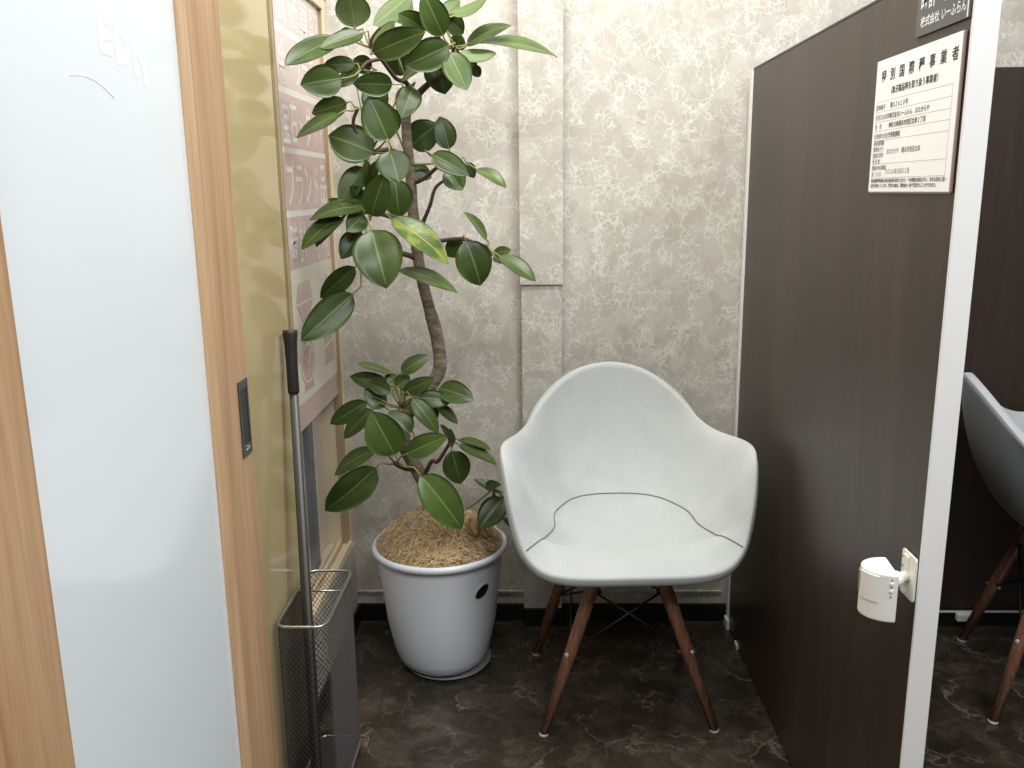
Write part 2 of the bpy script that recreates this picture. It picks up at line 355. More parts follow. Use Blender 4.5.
def wallpaper_mat():
    m = mat('marbled_wallpaper', (0.5, 0.47, 0.42), 0.6, spec=0.35); t, b, N, L = nt(m)
    tc = N('TexCoord'); mp = N('Mapping'); mp.inputs['Scale'].default_value = (1.4, 1.4, 1.3); L(tc.outputs['Object'], mp.inputs['Vector'])
    def warp(scale, detail, amount):
        w = N('TexNoise', Scale=scale, Detail=detail, Roughness=0.6); L(mp.outputs[0], w.inputs['Vector'])
        sub = N('VectorMath', operation='SUBTRACT'); sub.inputs[1].default_value = (0.5, 0.5, 0.5); L(w.outputs['Color'], sub.inputs[0])
        scl = N('VectorMath', operation='SCALE'); scl.inputs['Scale'].default_value = amount; L(sub.outputs[0], scl.inputs[0])
        add = N('VectorMath', operation='ADD'); L(mp.outputs[0], add.inputs[0]); L(scl.outputs[0], add.inputs[1]); return add
    wa = warp(9.0, 3.0, 0.11); wb_ = warp(24.0, 3.0, 0.05)
    mask = N('TexNoise', Scale=13.0, Detail=4.0, Roughness=0.62); L(mp.outputs[0], mask.inputs['Vector'])
    layers = []
    for src, sc_v, w, lo, hi, amp in ((wa, 15.0, 0.045, 0.38, 0.54, 0.8), (wb_, 30.0, 0.085, 0.46, 0.58, 0.95), (wb_, 62.0, 0.13, 0.54, 0.66, 0.8)):
        v = N('TexVoronoi', feature='DISTANCE_TO_EDGE', Scale=sc_v); L(src.outputs[0], v.inputs['Vector'])
        e = ramp(N, [(0.0, (amp, amp, amp)), (w, (0, 0, 0))]); L(v.outputs['Distance'], e.inputs[0])
        k = ramp(N, [(lo, (0, 0, 0)), (hi, (1, 1, 1))]); L(mask.outputs['Fac'], k.inputs[0])
        mu = N('Math', operation='MULTIPLY'); L(e.outputs[0], mu.inputs[0]); L(k.outputs[0], mu.inputs[1]); layers.append(mu)
    m1 = N('Math', operation='MAXIMUM'); L(layers[0].outputs[0], m1.inputs[0]); L(layers[1].outputs[0], m1.inputs[1])
    mxx = N('Math', operation='MAXIMUM'); L(m1.outputs[0], mxx.inputs[0]); L(layers[2].outputs[0], mxx.inputs[1])
    cell = N('TexVoronoi', feature='F1', Scale=17.0); L(wb_.outputs[0], cell.inputs['Vector'])
    sx = N('SeparateXYZ'); L(cell.outputs['Color'], sx.inputs[0])
    soft = N('TexNoise', Scale=12.0, Detail=3.0); L(mp.outputs[0], soft.inputs['Vector'])
    mxf = N('Mix', data_type='FLOAT'); mxf.inputs[0].default_value = 0.55; L(sx.outputs['X'], mxf.inputs[2]); L(soft.outputs['Fac'], mxf.inputs[3])
    rb = ramp(N, [(0.25, (0.445, 0.415, 0.355)), (0.5, (0.49, 0.46, 0.40)), (0.75, (0.535, 0.508, 0.448))]); L(mxf.outputs[0], rb.inputs[0])
    mc = N('Mix', data_type='RGBA'); L(mxx.outputs[0], mc.inputs[0]); L(rb.outputs[0], mc.inputs[6]); mc.inputs[7].default_value = (0.71, 0.69, 0.635, 1)
    L(mc.outputs[2], b.inputs['Base Color'])
    fine = N('TexNoise', Scale=260.0, Detail=2.0); L(mp.outputs[0], fine.inputs['Vector'])
    hs = N('Math', operation='MULTIPLY_ADD'); L(fine.outputs['Fac'], hs.inputs[0]); hs.inputs[1].default_value = 0.4; L(mxx.outputs[0], hs.inputs[2])
    bp = N('Bump', Strength=0.25, Distance=0.0015); L(hs.outputs[0], bp.inputs['Height']); L(bp.outputs[0], b.inputs['Normal'])
    return m

def floor_mat():
    m = mat('dark_marble_tile', (0.03, 0.027, 0.022), 0.22, spec=0.45); t, b, N, L = nt(m)
    tc = N('TexCoord')
    w1 = N('TexNoise', Scale=3.0, Detail=6.0, Roughness=0.6); L(tc.outputs['Object'], w1.inputs['Vector'])
    sub = N('VectorMath', operation='SUBTRACT'); sub.inputs[1].default_value = (0.5, 0.5, 0.5); L(w1.outputs['Color'], sub.inputs[0])
    scl = N('VectorMath', operation='SCALE'); scl.inputs['Scale'].default_value = 0.55; L(sub.outputs[0], scl.inputs[0])
    add = N('VectorMath', operation='ADD'); L(tc.outputs['Object'], add.inputs[0]); L(scl.outputs[0], add.inputs[1])
    v1 = N('TexVoronoi', feature='DISTANCE_TO_EDGE', Scale=5.5); L(add.outputs[0], v1.inputs['Vector'])
    e1 = ramp(N, [(0.0, (1, 1, 1)), (0.035, (0, 0, 0))]); L(v1.outputs['Distance'], e1.inputs[0])
    n2 = N('TexNoise', Scale=6.0, Detail=5.0); L(tc.outputs['Object'], n2.inputs['Vector'])
    k = ramp(N, [(0.46, (0, 0, 0)), (0.66, (1, 1, 1))]); L(n2.outputs['Fac'], k.inputs[0])
    mul = N('Math', operation='MULTIPLY'); L(e1.outputs[0], mul.inputs[0]); L(k.outputs[0], mul.inputs[1])
    n3 = N('TexNoise', Scale=9.0, Detail=8.0, Roughness=0.72); L(add.outputs[0], n3.inputs['Vector'])
    rb = ramp(N, [(0.34, (0.018, 0.0145, 0.010)), (0.5, (0.036, 0.029, 0.020)), (0.7, (0.085, 0.070, 0.050))]); L(n3.outputs['Fac'], rb.inputs[0])
    mc = N('Mix', data_type='RGBA'); L(mul.outputs[0], mc.inputs[0]); L(rb.outputs[0], mc.inputs[6]); mc.inputs[7].default_value = (0.17, 0.145, 0.11, 1)
    br = N('TexBrick'); br.offset = 0.0; br.inputs['Scale'].default_value = 1.0; br.inputs['Mortar Size'].default_value = 0.0012
    br.inputs['Brick Width'].default_value = 0.45; br.inputs['Row Height'].default_value = 0.45
    mpb = N('Mapping'); mpb.inputs['Location'].default_value = (0.405, 0.12, 0); L(tc.outputs['Object'], mpb.inputs['Vector']); L(mpb.outputs[0], br.inputs['Vector'])
    mg = N('Mix', data_type='RGBA'); L(br.outputs['Fac'], mg.inputs[0]); L(mc.outputs[2], mg.inputs[6]); mg.inputs[7].default_value = (0.02, 0.018, 0.015, 1)
    L(mg.outputs[2], b.inputs['Base Color'])
    rr = N('MapRange'); rr.inputs[3].default_value = 0.16; rr.inputs[4].default_value = 0.34; L(n3.outputs['Fac'], rr.inputs[0]); L(rr.outputs[0], b.inputs['Roughness'])
    return m

def fabric_mat(name, c, dark):
    m = mat(name, c, 0.85, spec=0.25); t, b, N, L = nt(m)
    b.inputs['Sheen Weight'].default_value = 0.25
    tc = N('TexCoord'); n = N('TexNoise', Scale=420.0, Detail=2.0, Roughness=0.7); L(tc.outputs['Object'], n.inputs['Vector'])
    n2 = N('TexNoise', Scale=14.0, Detail=3.0); L(tc.outputs['Object'], n2.inputs['Vector'])
    mx = N('Mix', data_type='FLOAT'); mx.inputs[0].default_value = 0.25; L(n.outputs['Fac'], mx.inputs[2]); L(n2.outputs['Fac'], mx.inputs[3])
    r = ramp(N, [(0.35, dark), (0.62, c)]); L(mx.outputs[0], r.inputs[0]); L(r.outputs[0], b.inputs['Base Color'])
    bp = N('Bump', Strength=0.18, Distance=0.001); L(n.outputs['Fac'], bp.inputs['Height']); L(bp.outputs[0], b.inputs['Normal'])
    return m

def leaf_mat(name, c, vein, c2, rough, patch=None):
    m = mat(name, c, rough, spec=0.38); t, b, N, L = nt(m)
    uv = N('UVMap'); uv.uv_map = 'leaf'; sp = N('SeparateXYZ'); L(uv.outputs[0], sp.inputs[0])
    ab = N('Math', operation='SUBTRACT'); ab.inputs[1].default_value = 0.5; L(sp.outputs['X'], ab.inputs[0])
    aa = N('Math', operation='ABSOLUTE'); L(ab.outputs[0], aa.inputs[0])
    mid = ramp(N, [(0.0, (0.8, 0.8, 0.8)), (0.015, (0.5, 0.5, 0.5)), (0.032, (0, 0, 0))]); L(aa.outputs[0], mid.inputs[0])
    # side veins: stripes along v, slanted forward from the midrib
    m1 = N('Math', operation='MULTIPLY_ADD'); L(aa.outputs[0], m1.inputs[0]); m1.inputs[1].default_value = -0.45; L(sp.outputs['Y'], m1.inputs[2])
    m2 = N('Math', operation='MULTIPLY'); L(m1.outputs[0], m2.inputs[0]); m2.inputs[1].default_value = 16.0
    fr = N('Math', operation='FRACT'); L(m2.outputs[0], fr.inputs[0])
    sv = ramp(N, [(0.0, (0.22, 0.22, 0.22)), (0.1, (0, 0, 0)), (0.9, (0, 0, 0)), (1.0, (0.22, 0.22, 0.22))]); L(fr.outputs[0], sv.inputs[0])
    mx = N('Math', operation='MAXIMUM'); L(mid.outputs[0], mx.inputs[0]); L(sv.outputs[0], mx.inputs[1])
    tc = N('TexCoord'); n = N('TexNoise', Scale=14.0, Detail=4.0); L(tc.outputs['Object'], n.inputs['Vector'])
    r = ramp(N, [(0.35, c), (0.65, c2)]); L(n.outputs['Fac'], r.inputs[0]); src = r.outputs[0]
    if patch:
        pr = ramp(N, [(0.48, (0, 0, 0)), (0.58, (1, 1, 1))]); n3 = N('TexNoise', Scale=30.0, Detail=2.0); L(tc.outputs['Object'], n3.inputs['Vector']); L(n3.outputs['Fac'], pr.inputs[0])
        mp_ = N('Mix', data_type='RGBA'); L(pr.outputs[0], mp_.inputs[0]); L(src, mp_.inputs[6]); mp_.inputs[7].default_value = (*patch, 1); src = mp_.outputs[2]
    mc = N('Mix', data_type='RGBA'); L(mx.outputs[0], mc.inputs[0]); L(src, mc.inputs[6]); mc.inputs[7].default_value = (*vein, 1)
    L(mc.outputs[2], b.inputs['Base Color'])
    bp = N('Bump', Strength=0.2, Distance=0.001); L(mx.outputs[0], bp.inputs['Height']); L(bp.outputs[0], b.inputs['Normal'])
    return m

def bark_mat():
    m = mat('ficus_bark', (0.16, 0.12, 0.085), 0.8); t, b, N, L = nt(m)
    tc = N('TexCoord'); mp = N('Mapping'); mp.inputs['Scale'].default_value = (1, 1, 2.2); L(tc.outputs['Object'], mp.inputs['Vector'])
    n = N('TexNoise', Scale=34.0, Detail=6.0, Roughness=0.7); L(mp.outputs[0], n.inputs['Vector'])
    r = ramp(N, [(0.34, (0.11, 0.085, 0.06)), (0.52, (0.22, 0.175, 0.125)), (0.68, (0.34, 0.285, 0.21))]); L(n.outputs['Fac'], r.inputs[0]); L(r.outputs[0], b.inputs['Base Color'])
    bp = N('Bump', Strength=0.5, Distance=0.003); L(n.outputs['Fac'], bp.inputs['Height']); L(bp.outputs[0], b.inputs['Normal'])
    return m

M = dict(
    wallpaper=wallpaper_mat(), floor=floor_mat(),
    oak=grain_mat('oak_veneer', (0.50, 0.305, 0.165), (0.38, 0.21, 0.105), (0.59, 0.385, 0.225), (26, 26, 0.8), 0.42, 0.05),
    oak_light=grain_mat('oak_bead', (0.60, 0.39, 0.22), (0.50, 0.31, 0.165), (0.70, 0.49, 0.30), (40, 40, 1.2), 0.4, 0.05),
    darkwood=grain_mat('dark_walnut_laminate', (0.040, 0.027, 0.020), (0.031, 0.021, 0.016), (0.053, 0.037, 0.028), (5, 5, 0.4), 0.40, 0.03, detail=4),
    cream_panel=mat('cream_gloss_panel', (0.52, 0.42, 0.22), 0.16, spec=0.5, coat=0.3),
    trim_brown=mat('olive_brown_trim', (0.24, 0.175, 0.08), 0.35),
    trim_tan=mat('tan_trim', (0.42, 0.32, 0.165), 0.35),
    window_cream=mat('cream_window_frame', (0.78, 0.66, 0.47), 0.4),
    window_shade=mat('shaded_window_cream', (0.42, 0.31, 0.19), 0.4),  # frame cream darkened to paint shade on the jamb and sill grooves
    alu=mat('blue_grey_aluminium', (0.27, 0.30, 0.34), 0.35, metal=0.6),
    white_vinyl=mat('white_sash_gasket', (0.85, 0.84, 0.82), 0.4),
    frosted_pane=mat('frosted_window_pane', (0.72, 0.66, 0.61), 0.12, coat=0.5),
    black_base=mat('black_baseboard', (0.006, 0.006, 0.006), 0.4),
    white_post=mat('white_aluminium_post', (0.80, 0.79, 0.765), 0.4),
    white_plastic=mat('ivory_plastic', (0.80, 0.78, 0.70), 0.38),
    sensor_lens=mat('amber_sensor_window', (0.30, 0.19, 0.06), 0.25),
    grey_dot=mat('grey_indicator', (0.25, 0.24, 0.22), 0.5),
    pot=mat('pale_grey_plastic_pot', (0.83, 0.87, 0.93), 0.28, spec=0.45),
    saucer=mat('clear_grey_saucer', (0.32, 0.33, 0.33), 0.25),
    label_black=mat('black_label', (0.012, 0.012, 0.012), 0.35), silver=mat('silver_label_rim', (0.62, 0.62, 0.62), 0.3, metal=0.1),
    bark=bark_mat(), twig=mat('dark_brown_twig', (0.085, 0.052, 0.034), 0.7), petiole=mat('green_petiole', (0.20, 0.19, 0.06), 0.5),
    dead=mat('dry_tan_leaf', (0.55, 0.34, 0.18), 0.8),
    soil=mat('brown_fibre_mat', (0.45, 0.30, 0.14), 0.95, spec=0.1),
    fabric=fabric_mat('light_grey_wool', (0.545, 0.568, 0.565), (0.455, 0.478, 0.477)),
    fabric_shaded=fabric_mat('light_grey_wool_shaded', (0.27, 0.28, 0.28), (0.22, 0.23, 0.23)),  # same wool darkened: the outer shell's shade is put into the colour
    seam=mat('grey_seam_thread', (0.20, 0.205, 0.205), 0.8),
    walnut=grain_mat('walnut_leg', (0.19, 0.085, 0.048), (0.13, 0.056, 0.032), (0.27, 0.135, 0.08), (60, 60, 4), 0.25, 0.03, coat=0.4),
    black_metal=mat('black_metal_rod', (0.012, 0.012, 0.012), 0.4, metal=0.4),
    foot=mat('pale_glide', (0.55, 0.52, 0.46), 0.5),
    mesh_metal=mat('grey_wire_mesh', (0.045, 0.043, 0.039), 0.55, metal=0.2, spec=0.3),
    rim_metal=mat('grey_rim_wire', (0.36, 0.34, 0.30), 0.3, metal=0.8),
    grip=mat('black_rubber_grip', (0.010, 0.010, 0.010), 0.55), shaft=mat('dark_grey_shaft', (0.045, 0.046, 0.042), 0.5),
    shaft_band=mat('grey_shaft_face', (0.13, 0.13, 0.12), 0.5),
    glass=mat('milky_glass', (0.80, 0.855, 0.875), 0.10, spec=0.5), film=mat('white_film_lettering', (0.97, 0.97, 0.95), 0.3),
    handle_grey=mat('grey_metal_pull', (0.10, 0.10, 0.098), 0.4, metal=0.5), handle_dark=mat('dark_pull_recess', (0.035, 0.036, 0.038), 0.45, metal=0.3),
    paper=mat('white_paper', (0.93, 0.93, 0.925), 0.35, coat=0.2), ink=mat('black_ink', (0.025, 0.025, 0.025), 0.6), ink_grey=mat('grey_ruling', (0.42, 0.41, 0.40), 0.6),
    acrylic=mat('acrylic_edge', (0.30, 0.22, 0.19), 0.2), sign_grey=mat('charcoal_sign', (0.08, 0.085, 0.095), 0.35), white_print=mat('white_print', (0.85, 0.85, 0.83), 0.5),
    pink=mat('glare_washed_pink', (0.66, 0.45, 0.425), 0.18, coat=0.6), pink_glare=mat('glare_pale_pink', (0.78, 0.63, 0.60), 0.18, coat=0.6),  # reflection wash painted into both pinks, strongest in the pale upper bands
    cream_print=mat('cream_print', (0.88, 0.84, 0.69), 0.18, coat=0.6), white_poster=mat('white_poster_print', (0.93, 0.90, 0.86), 0.2, coat=0.5),
    leaf=leaf_mat('rubber_leaf_top', (0.026, 0.050, 0.010), (0.18, 0.22, 0.075), (0.050, 0.082, 0.015), 0.34),
    leaf_light=leaf_mat('rubber_leaf_light', (0.045, 0.085, 0.017), (0.22, 0.27, 0.09), (0.07, 0.12, 0.023), 0.32),
    leaf_under=leaf_mat('rubber_leaf_underside', (0.10, 0.15, 0.05), (0.24, 0.28, 0.11), (0.13, 0.19, 0.065), 0.5),
    leaf_yellow=leaf_mat('rubber_leaf_yellowing', (0.045, 0.095, 0.022), (0.45, 0.40, 0.10), (0.08, 0.13, 0.03), 0.35, patch=(0.17, 0.22, 0.04)),
)

# ---------------------------------------------------------------- the setting
WALL_Y = 2.48      # back wall
LEFT_X = -0.55     # left wall face
TOP = 2.78
S = lambda o, label, cat: tag(o, label, cat, kind='structure')
S(obj('floor', box((-3.0, -2.5, -0.05), (3.2, 2.56, 0.0)), M['floor']), 'dark brown marbled glossy tile floor', 'floor')
wb = bmesh.new()
add_box(wb, (-0.72, WALL_Y, 0.0), (2.6, WALL_Y + 0.08, TOP))
S(obj('wall_back', wb, M['wallpaper']), 'back wall covered in beige marbled wallpaper', 'wall')
# boxed-in column with a thicker upper casing that stops above the chair
cb = bmesh.new()
add_box(cb, (-0.035, WALL_Y - 0.033, 0.0), (0.081, WALL_Y, TOP))
S(obj('wall_column', cb, M['wallpaper'], bevel=0.002), 'narrow wallpapered pilaster behind the grey armchair', 'pilaster')
cu = bmesh.new()
add_box(cu, (-0.038, WALL_Y - 0.041, 1.043), (0.0825, WALL_Y, TOP))
S(obj('wall_column_casing', cu, M['wallpaper'], bevel=0.0015), 'raised upper casing of the wallpapered pilaster ending in a ledge', 'casing')
tl = bmesh.new()
add_box(tl, (LEFT_X, WALL_Y - 0.006, 0.094), (-0.036, WALL_Y, 0.1)); 
S(obj('trim_1', tl, M['wallpaper'], bevel=0.001), 'thin wallpapered ledge low on the wall behind the plant pot', 'trim')
tr = bmesh.new(); add_box(tr, (0.082, WALL_Y - 0.006, 0.094), (0.57, WALL_Y, 0.1))
S(obj('trim_2', tr, M['wallpaper'], bevel=0.001), 'thin wallpapered ledge low on the wall behind the chair', 'trim')
bb = bmesh.new()
add_box(bb, (LEFT_X, WALL_Y - 0.008, 0.0), (-0.036, WALL_Y, 0.057))
add_box(bb, (-0.036, WALL_Y - 0.041, 0.0), (0.083, WALL_Y, 0.057))
add_box(bb, (0.083, WALL_Y - 0.008, 0.0), (0.585, WALL_Y, 0.057))
add_box(bb, (0.625, WALL_Y - 0.008, 0.0), (2.6, WALL_Y, 0.057))
S(obj('baseboard_back', bb, M['black_base'], bevel=0.002), 'black baseboard along the back wall', 'baseboard')
# left wall with a window opening (y 1.96..2.44, z 0.27..1.80)
WY0, WY1, WZ0, WZ1 = 1.955, 2.443, 0.27, 1.775
wl = bmesh.new()
add_box(wl, (-0.72, 1.30, 0.0), (LEFT_X, WY0, TOP))
add_box(wl, (-0.72, WY0, 0.0), (LEFT_X, WALL_Y, WZ0 - 0.012))
add_box(wl, (-0.72, WY0, WZ1 + 0.03), (LEFT_X, WALL_Y, TOP))
S(obj('wall_left', wl, M['wallpaper']), 'left wall of the booth below and around the window', 'wall')
bl = bmesh.new(); add_box(bl, (LEFT_X, 1.30, 0.0), (LEFT_X + 0.008, WALL_Y - 0.008, 0.057))
S(obj('baseboard_left', bl, M['black_base'], bevel=0.002), 'black baseboard along the left wall behind the mesh bin', 'baseboard')
# glossy cream panel with grooved trim at its far edge
cp = empty('wall_left_panel'); S(cp, 'glossy cream yellow wall panel between the sliding door and the window', 'wall panel')
obj('panel', box((LEFT_X, 1.20, 0.057), (-0.540, 1.885, TOP)), M['cream_panel'], cp, bevel=0.001)
obj('edge_trim', box((LEFT_X, 1.885, 0.0), (-0.539, 1.905, TOP)), M['trim_brown'], cp, bevel=0.001, label='olive brown edge strip')
obj('edge_trim', box((LEFT_X, 1.905, 0.0), (-0.541, 1.925, TOP)), M['trim_tan'], cp, bevel=0.001, label='tan edge strip')
obj('edge_trim', box((LEFT_X, 1.925, 0.0), (-0.543, 1.940, TOP)), M['trim_brown'], cp, bevel=0.001, label='olive brown edge strip')

win = empty('window_1', (0, 0, 0)); S(win, 'cream framed window in the left wall behind the pink banner', 'window')
fr = bmesh.new()
add_box(fr, (-0.70, WY1, WZ0 - 0.02), (-0.553, WALL_Y, WZ1 + 0.03))           # far jamb
add_box(fr, (-0.70, WY0, WZ1), (-0.553, WY1, WZ1 + 0.03))                     # head
obj('frame', fr, M['window_cream'], win, bevel=0.0015)
obj('jamb_strip', box((-0.580, WY1 - 0.003, WZ0), (-0.556, WY1 + 0.002, WZ1)), M['window_shade'], win, label='jamb strip with painted shade')
sl = bmesh.new()
add_box(sl, (-0.70, WY0, WZ0 - 0.012), (-0.550, WY1, WZ0))
for x0, x1 in ((-0.560, -0.550), (-0.592, -0.582), (-0.640, -0.628)):
    add_box(sl, (x0, WY0, WZ0), (x1, WY1, WZ0 + 0.010))
obj('sill', sl, M['window_cream'], win, bevel=0.0012)
gv = bmesh.new(); add_box(gv, (-0.582, WY0, WZ0 - 0.001), (-0.576, WY1, WZ0 + 0.002)); add_box(gv, (-0.60, WY0, WZ0 - 0.001), (-0.594, WY1, WZ0 + 0.002))
obj('sill_groove', gv, M['window_shade'], win, label='sill grooves darkened with painted shade')
obj('sash_stile', box((-0.632, 2.222, WZ0 + 0.01), (-0.604, 2.275, WZ1)), M['alu'], win, bevel=0.002, label='blue grey aluminium sash stile')
obj('gasket', box((-0.632, 2.275, WZ0 + 0.01), (-0.606, 2.292, WZ1)), M['white_vinyl'], win, bevel=0.001, label='white sash edge')
obj('pane', box((-0.632, 2.292, WZ0 + 0.01), (-0.622, WY1, WZ1)), M['frosted_pane'], win)
obj('pane', box((-0.626, WY0, WZ0 + 0.01), (-0.618, 2.222, WZ1)), M['frosted_pane'], win)

# sliding door in the foreground
DX = -0.42
door = empty('door_1', (DX, 0.9, 0)); S(door, 'oak framed sliding door with milky glass at the left foreground', 'door')
def dbox(lo, hi): return box((lo[0] - DX, lo[1] - 0.9, lo[2]), (hi[0] - DX, hi[1] - 0.9, hi[2]))
obj('stile', dbox((DX - 0.038, 1.124, 0.0), (DX, 1.240, 2.12)), M['oak'], door, bevel=0.0025)
obj('stile', dbox((DX - 0.038, 0.480, 0.0), (DX, 0.691, 2.12)), M['oak'], door, bevel=0.0025)
obj('rail', dbox((DX - 0.038, 0.684, 0.0), (DX, 1.124, 0.12)), M['oak'], door, bevel=0.0025)
obj('rail', dbox((DX - 0.038, 0.684, 2.0), (DX, 1.124, 2.12)), M['oak'], door, bevel=0.0025)
bd = bmesh.new()
y0, y1 = 1.112 - 0.9, 1.1245 - 0.9
v = [bd.verts.new(p) for p in ((-0.010, y0, 0.12), (-0.001, y1, 0.12), (-0.03, y1, 0.12), (-0.03, y0, 0.12), (-0.010, y0, 2.0), (-0.001, y1, 2.0), (-0.03, y1, 2.0), (-0.03, y0, 2.0))]
for f in ((0, 3, 2, 1), (4, 5, 6, 7), (0, 1, 5, 4), (1, 2, 6, 5), (2, 3, 7, 6), (3, 0, 4, 7)): bd.faces.new([v[i] for i in f])
obj('glazing_bead', bd, M['oak_light'], door, label='paler oak glazing bead')
obj('glass_pane', dbox((DX - 0.022, 0.684, 0.12), (DX - 0.012, 1.114, 2.0)), M['glass'], door)
NX = Vector((1, 0, 0)); UY = Vector((0, 1, 0)); UZ = Vector((0, 0, 1))
for s, y, z, sz in (('E', 0.912, 1.4425, 0.050), ('D', 0.944, 1.4375, 0.048), ('I', 0.984, 1.429, 0.049), ('Y', 0.999, 1.423, 0.042)):
    lt = bmesh.new(); text_into(lt, s, sz, (-0.0122, y - 0.9, z), UY, UZ, NX, 0.95, 1.0, bold=0.0028)
    obj('letter', lt, M['film'], door, label='white film letter on the glass')
lt = bmesh.new()
arc = [(-0.0122, 0.846 - 0.9 + 0.085 * t, 1.404 + 0.014 * math.sin(PI * (0.15 + 0.7 * t)) - 0.012 * t) for t in [i / 16 for i in range(17)]]
add_tube(lt, arc, 0.0007, 4)
obj('arc_line', lt, M['film'], door, label='thin white film arc on the glass')
fh = bmesh.new(); hy, hz, hw, hh = 1.2105 - 0.9, 0.984, 0.040, 0.112
add_box(fh, (0.0, hy - hw / 2, hz - hh / 2), (0.002, hy - hw / 2 + 0.006, hz + hh / 2))
add_box(fh, (0.0, hy + hw / 2 - 0.006, hz - hh / 2), (0.002, hy + hw / 2, hz + hh / 2))
add_box(fh, (0.0, hy - hw / 2 + 0.006, hz + hh / 2 - 0.013), (0.002, hy + hw / 2 - 0.006, hz + hh / 2))
add_box(fh, (0.0, hy - hw / 2 + 0.006, hz - hh / 2), (0.002, hy + hw / 2 - 0.006, hz - hh / 2 + 0.016))
pull = obj('flush_pull', fh, M['handle_grey'], door, bevel=0.0006, label='grey metal flush pull')
obj('recess', box((0.0, hy - hw / 2 + 0.006, hz - hh / 2 + 0.016), (0.0006, hy + hw / 2 - 0.006, hz + hh / 2 - 0.013)), M['handle_dark'], pull, label='dark recess of the pull')
ck = bmesh.new(); add_tube(ck, [(0.0022, hy - 0.008, hz - 0.047), (0.0022, hy + 0.010, hz - 0.0445), (0.0022, hy - 0.004, hz - 0.0415)], 0.0006, 4)
obj('emblem', ck, M['silver'], pull, label='small silver mark')

# ---------------------------------------------------------------- partitions
PX = 0.585
part = empty('partition_screen', (PX, 1.86, 0))
tag(part, 'tall dark walnut partition screen with white edge post, carrying the paper notice', 'partition')
def pbox(lo, hi): return box((lo[0] - PX, lo[1] - 1.86, lo[2]), (hi[0] - PX, hi[1] - 1.86, hi[2]))
obj('panel', pbox((PX, 1.249, 0.006), (PX + 0.034, 2.436, 1.606)), M['darkwood'], part, bevel=0.001)
obj('end_post', pbox((PX - 0.001, 1.2435, 0.0), (PX + 0.035, 1.249, 1.612)), M['white_post'], part, bevel=0.0015, label='white front edge post')
rp = bmesh.new(); add_box(rp, (-0.004, 2.436 - 1.86, 0.0), (0.038, 2.460 - 1.86, 1.600)); 
obj('rear_post', rp, M['white_post'], part, bevel=0.0015, label='white rear edge post')
obj('top_cap', pbox((PX - 0.001, 1.249, 1.606), (PX + 0.035, 2.436, 1.610)), M['darkwood'], part)
ft = bmesh.new(); add_box(ft, (-0.006, 2.30 - 1.86, 0.0), (-0.0005, 2.33 - 1.86, 0.014))
obj('foot_bracket', ft, M['white_post'], part, bevel=0.001, label='small white foot bracket')
ft = bmesh.new(); add_box(ft, (-0.010, 2.415 - 1.86, 0.0), (-0.001, 2.455 - 1.86, 0.03))
obj('foot_bracket', ft, M['white_post'], part, bevel=0.001, label='small white foot bracket')
part2 = empty('partition_screen', (1.4, 2.455, 0))
tag(part2, 'dark walnut screen against the back wall behind the half-hidden right chair', 'partition')
obj('panel', box((-0.77, -0.012, 0.062), (1.1, 0.012, 1.604)), M['darkwood'], part2, bevel=0.001)
obj('bottom_strip', box((-0.77, -0.016, 0.046), (1.1, 0.012, 0.050)), M['white_post'], part2, label='thin white bottom strip')
obj('plinth', box((-0.77, -0.010, 0.0), (1.1, 0.012, 0.062)), M['black_base'], part2, label='black plinth')
obj('cable_clip', box((-0.135, -0.030, 0.022), (-0.085, -0.010, 0.046)), M['white_post'], part2, bevel=0.004, label='small white clip')

# notice on the partition: faces -X, so text runs along -Y
UXn, UYn, UNn = Vector((0, -1, 0)), Vector((0, 0, 1)), Vector((-1, 0, 0))
nx = PX - 0.001
notice = empty('paper_notice', (nx, 1.4065, 1.398))
tag(notice, 'white A4 paper notice with Japanese print in a clear holder on the dark partition', 'notice')
def N3(u, v, d=0.0): return Vector((0, 0, 0)) + UXn * u + UYn * v + UNn * d
obj('holder', prism(rrect(0.301, 0.215, 0.003, 3), 0.0030, N3(0.0005, -0.0005), UXn, UYn, UNn), M['acrylic'], notice, label='thin brown-edged holder')
obj('sheet', prism([(-0.1505, -0.1055), (0.1475, -0.1055), (0.1475, 0.1065), (-0.1505, 0.1065)], 0.0008, N3(0, 0, 0.0030), UXn, UYn, UNn), M['paper'], notice)
ink = bmesh.new()
def nt_(s, size, u, v, sx=1.0, align='LEFT', spacing=1.0, bold=0.0): text_into(ink, s, size, N3(u, v, 0.0039), UXn, UYn, UNn, sx, 1.0, align, 0.0003, spacing, bold)
for i, ch in enumerate('特別国際種事業者'): nt_(ch, 0.0205, -0.128 + i * 0.0355, 0.0725, bold=0.0003)
nt_('（象牙製品等を取り扱う事業者）', 0.0125, 0.0, 0.050, 0.98, 'CENTER', bold=0.0002)
rows = [('登録番号', '第０２４１０号', 0.0275), ('氏名又は名称', '株式会社いーふらん　おたからや', 0.0115), ('住　所', '神奈川県横浜市西区北幸２丁目', -0.0035), ('代表者の氏名', '代表取締役', -0.019)]
for a, b_, v_ in rows:
    nt_(a, 0.0095, -0.140, v_); nt_(b_, 0.0098, -0.083, v_, bold=0.0001)
for k, s in enumerate(('特別国際種', '事業を行う', '施設の名称', '所 在 地')): nt_(s, 0.0088, -0.140, -0.030 - 0.0098 * k)
nt_('おたからや　横浜市西区北幸', 0.0098, -0.083, -0.045)
for k, s in enumerate(('登録の有効期間', '満 了 の 日')): nt_(s, 0.0085, -0.140, -0.070 - 0.0105 * k)
nt_('２０２６年３月３１日', 0.0095, -0.083, -0.077)
nt_('特別国際種事業者は象牙製品等の取引に当たり、その管理を適切に行い、法令の定めに従い', 0.0068, -0.140, -0.0905, bold=0.0001)
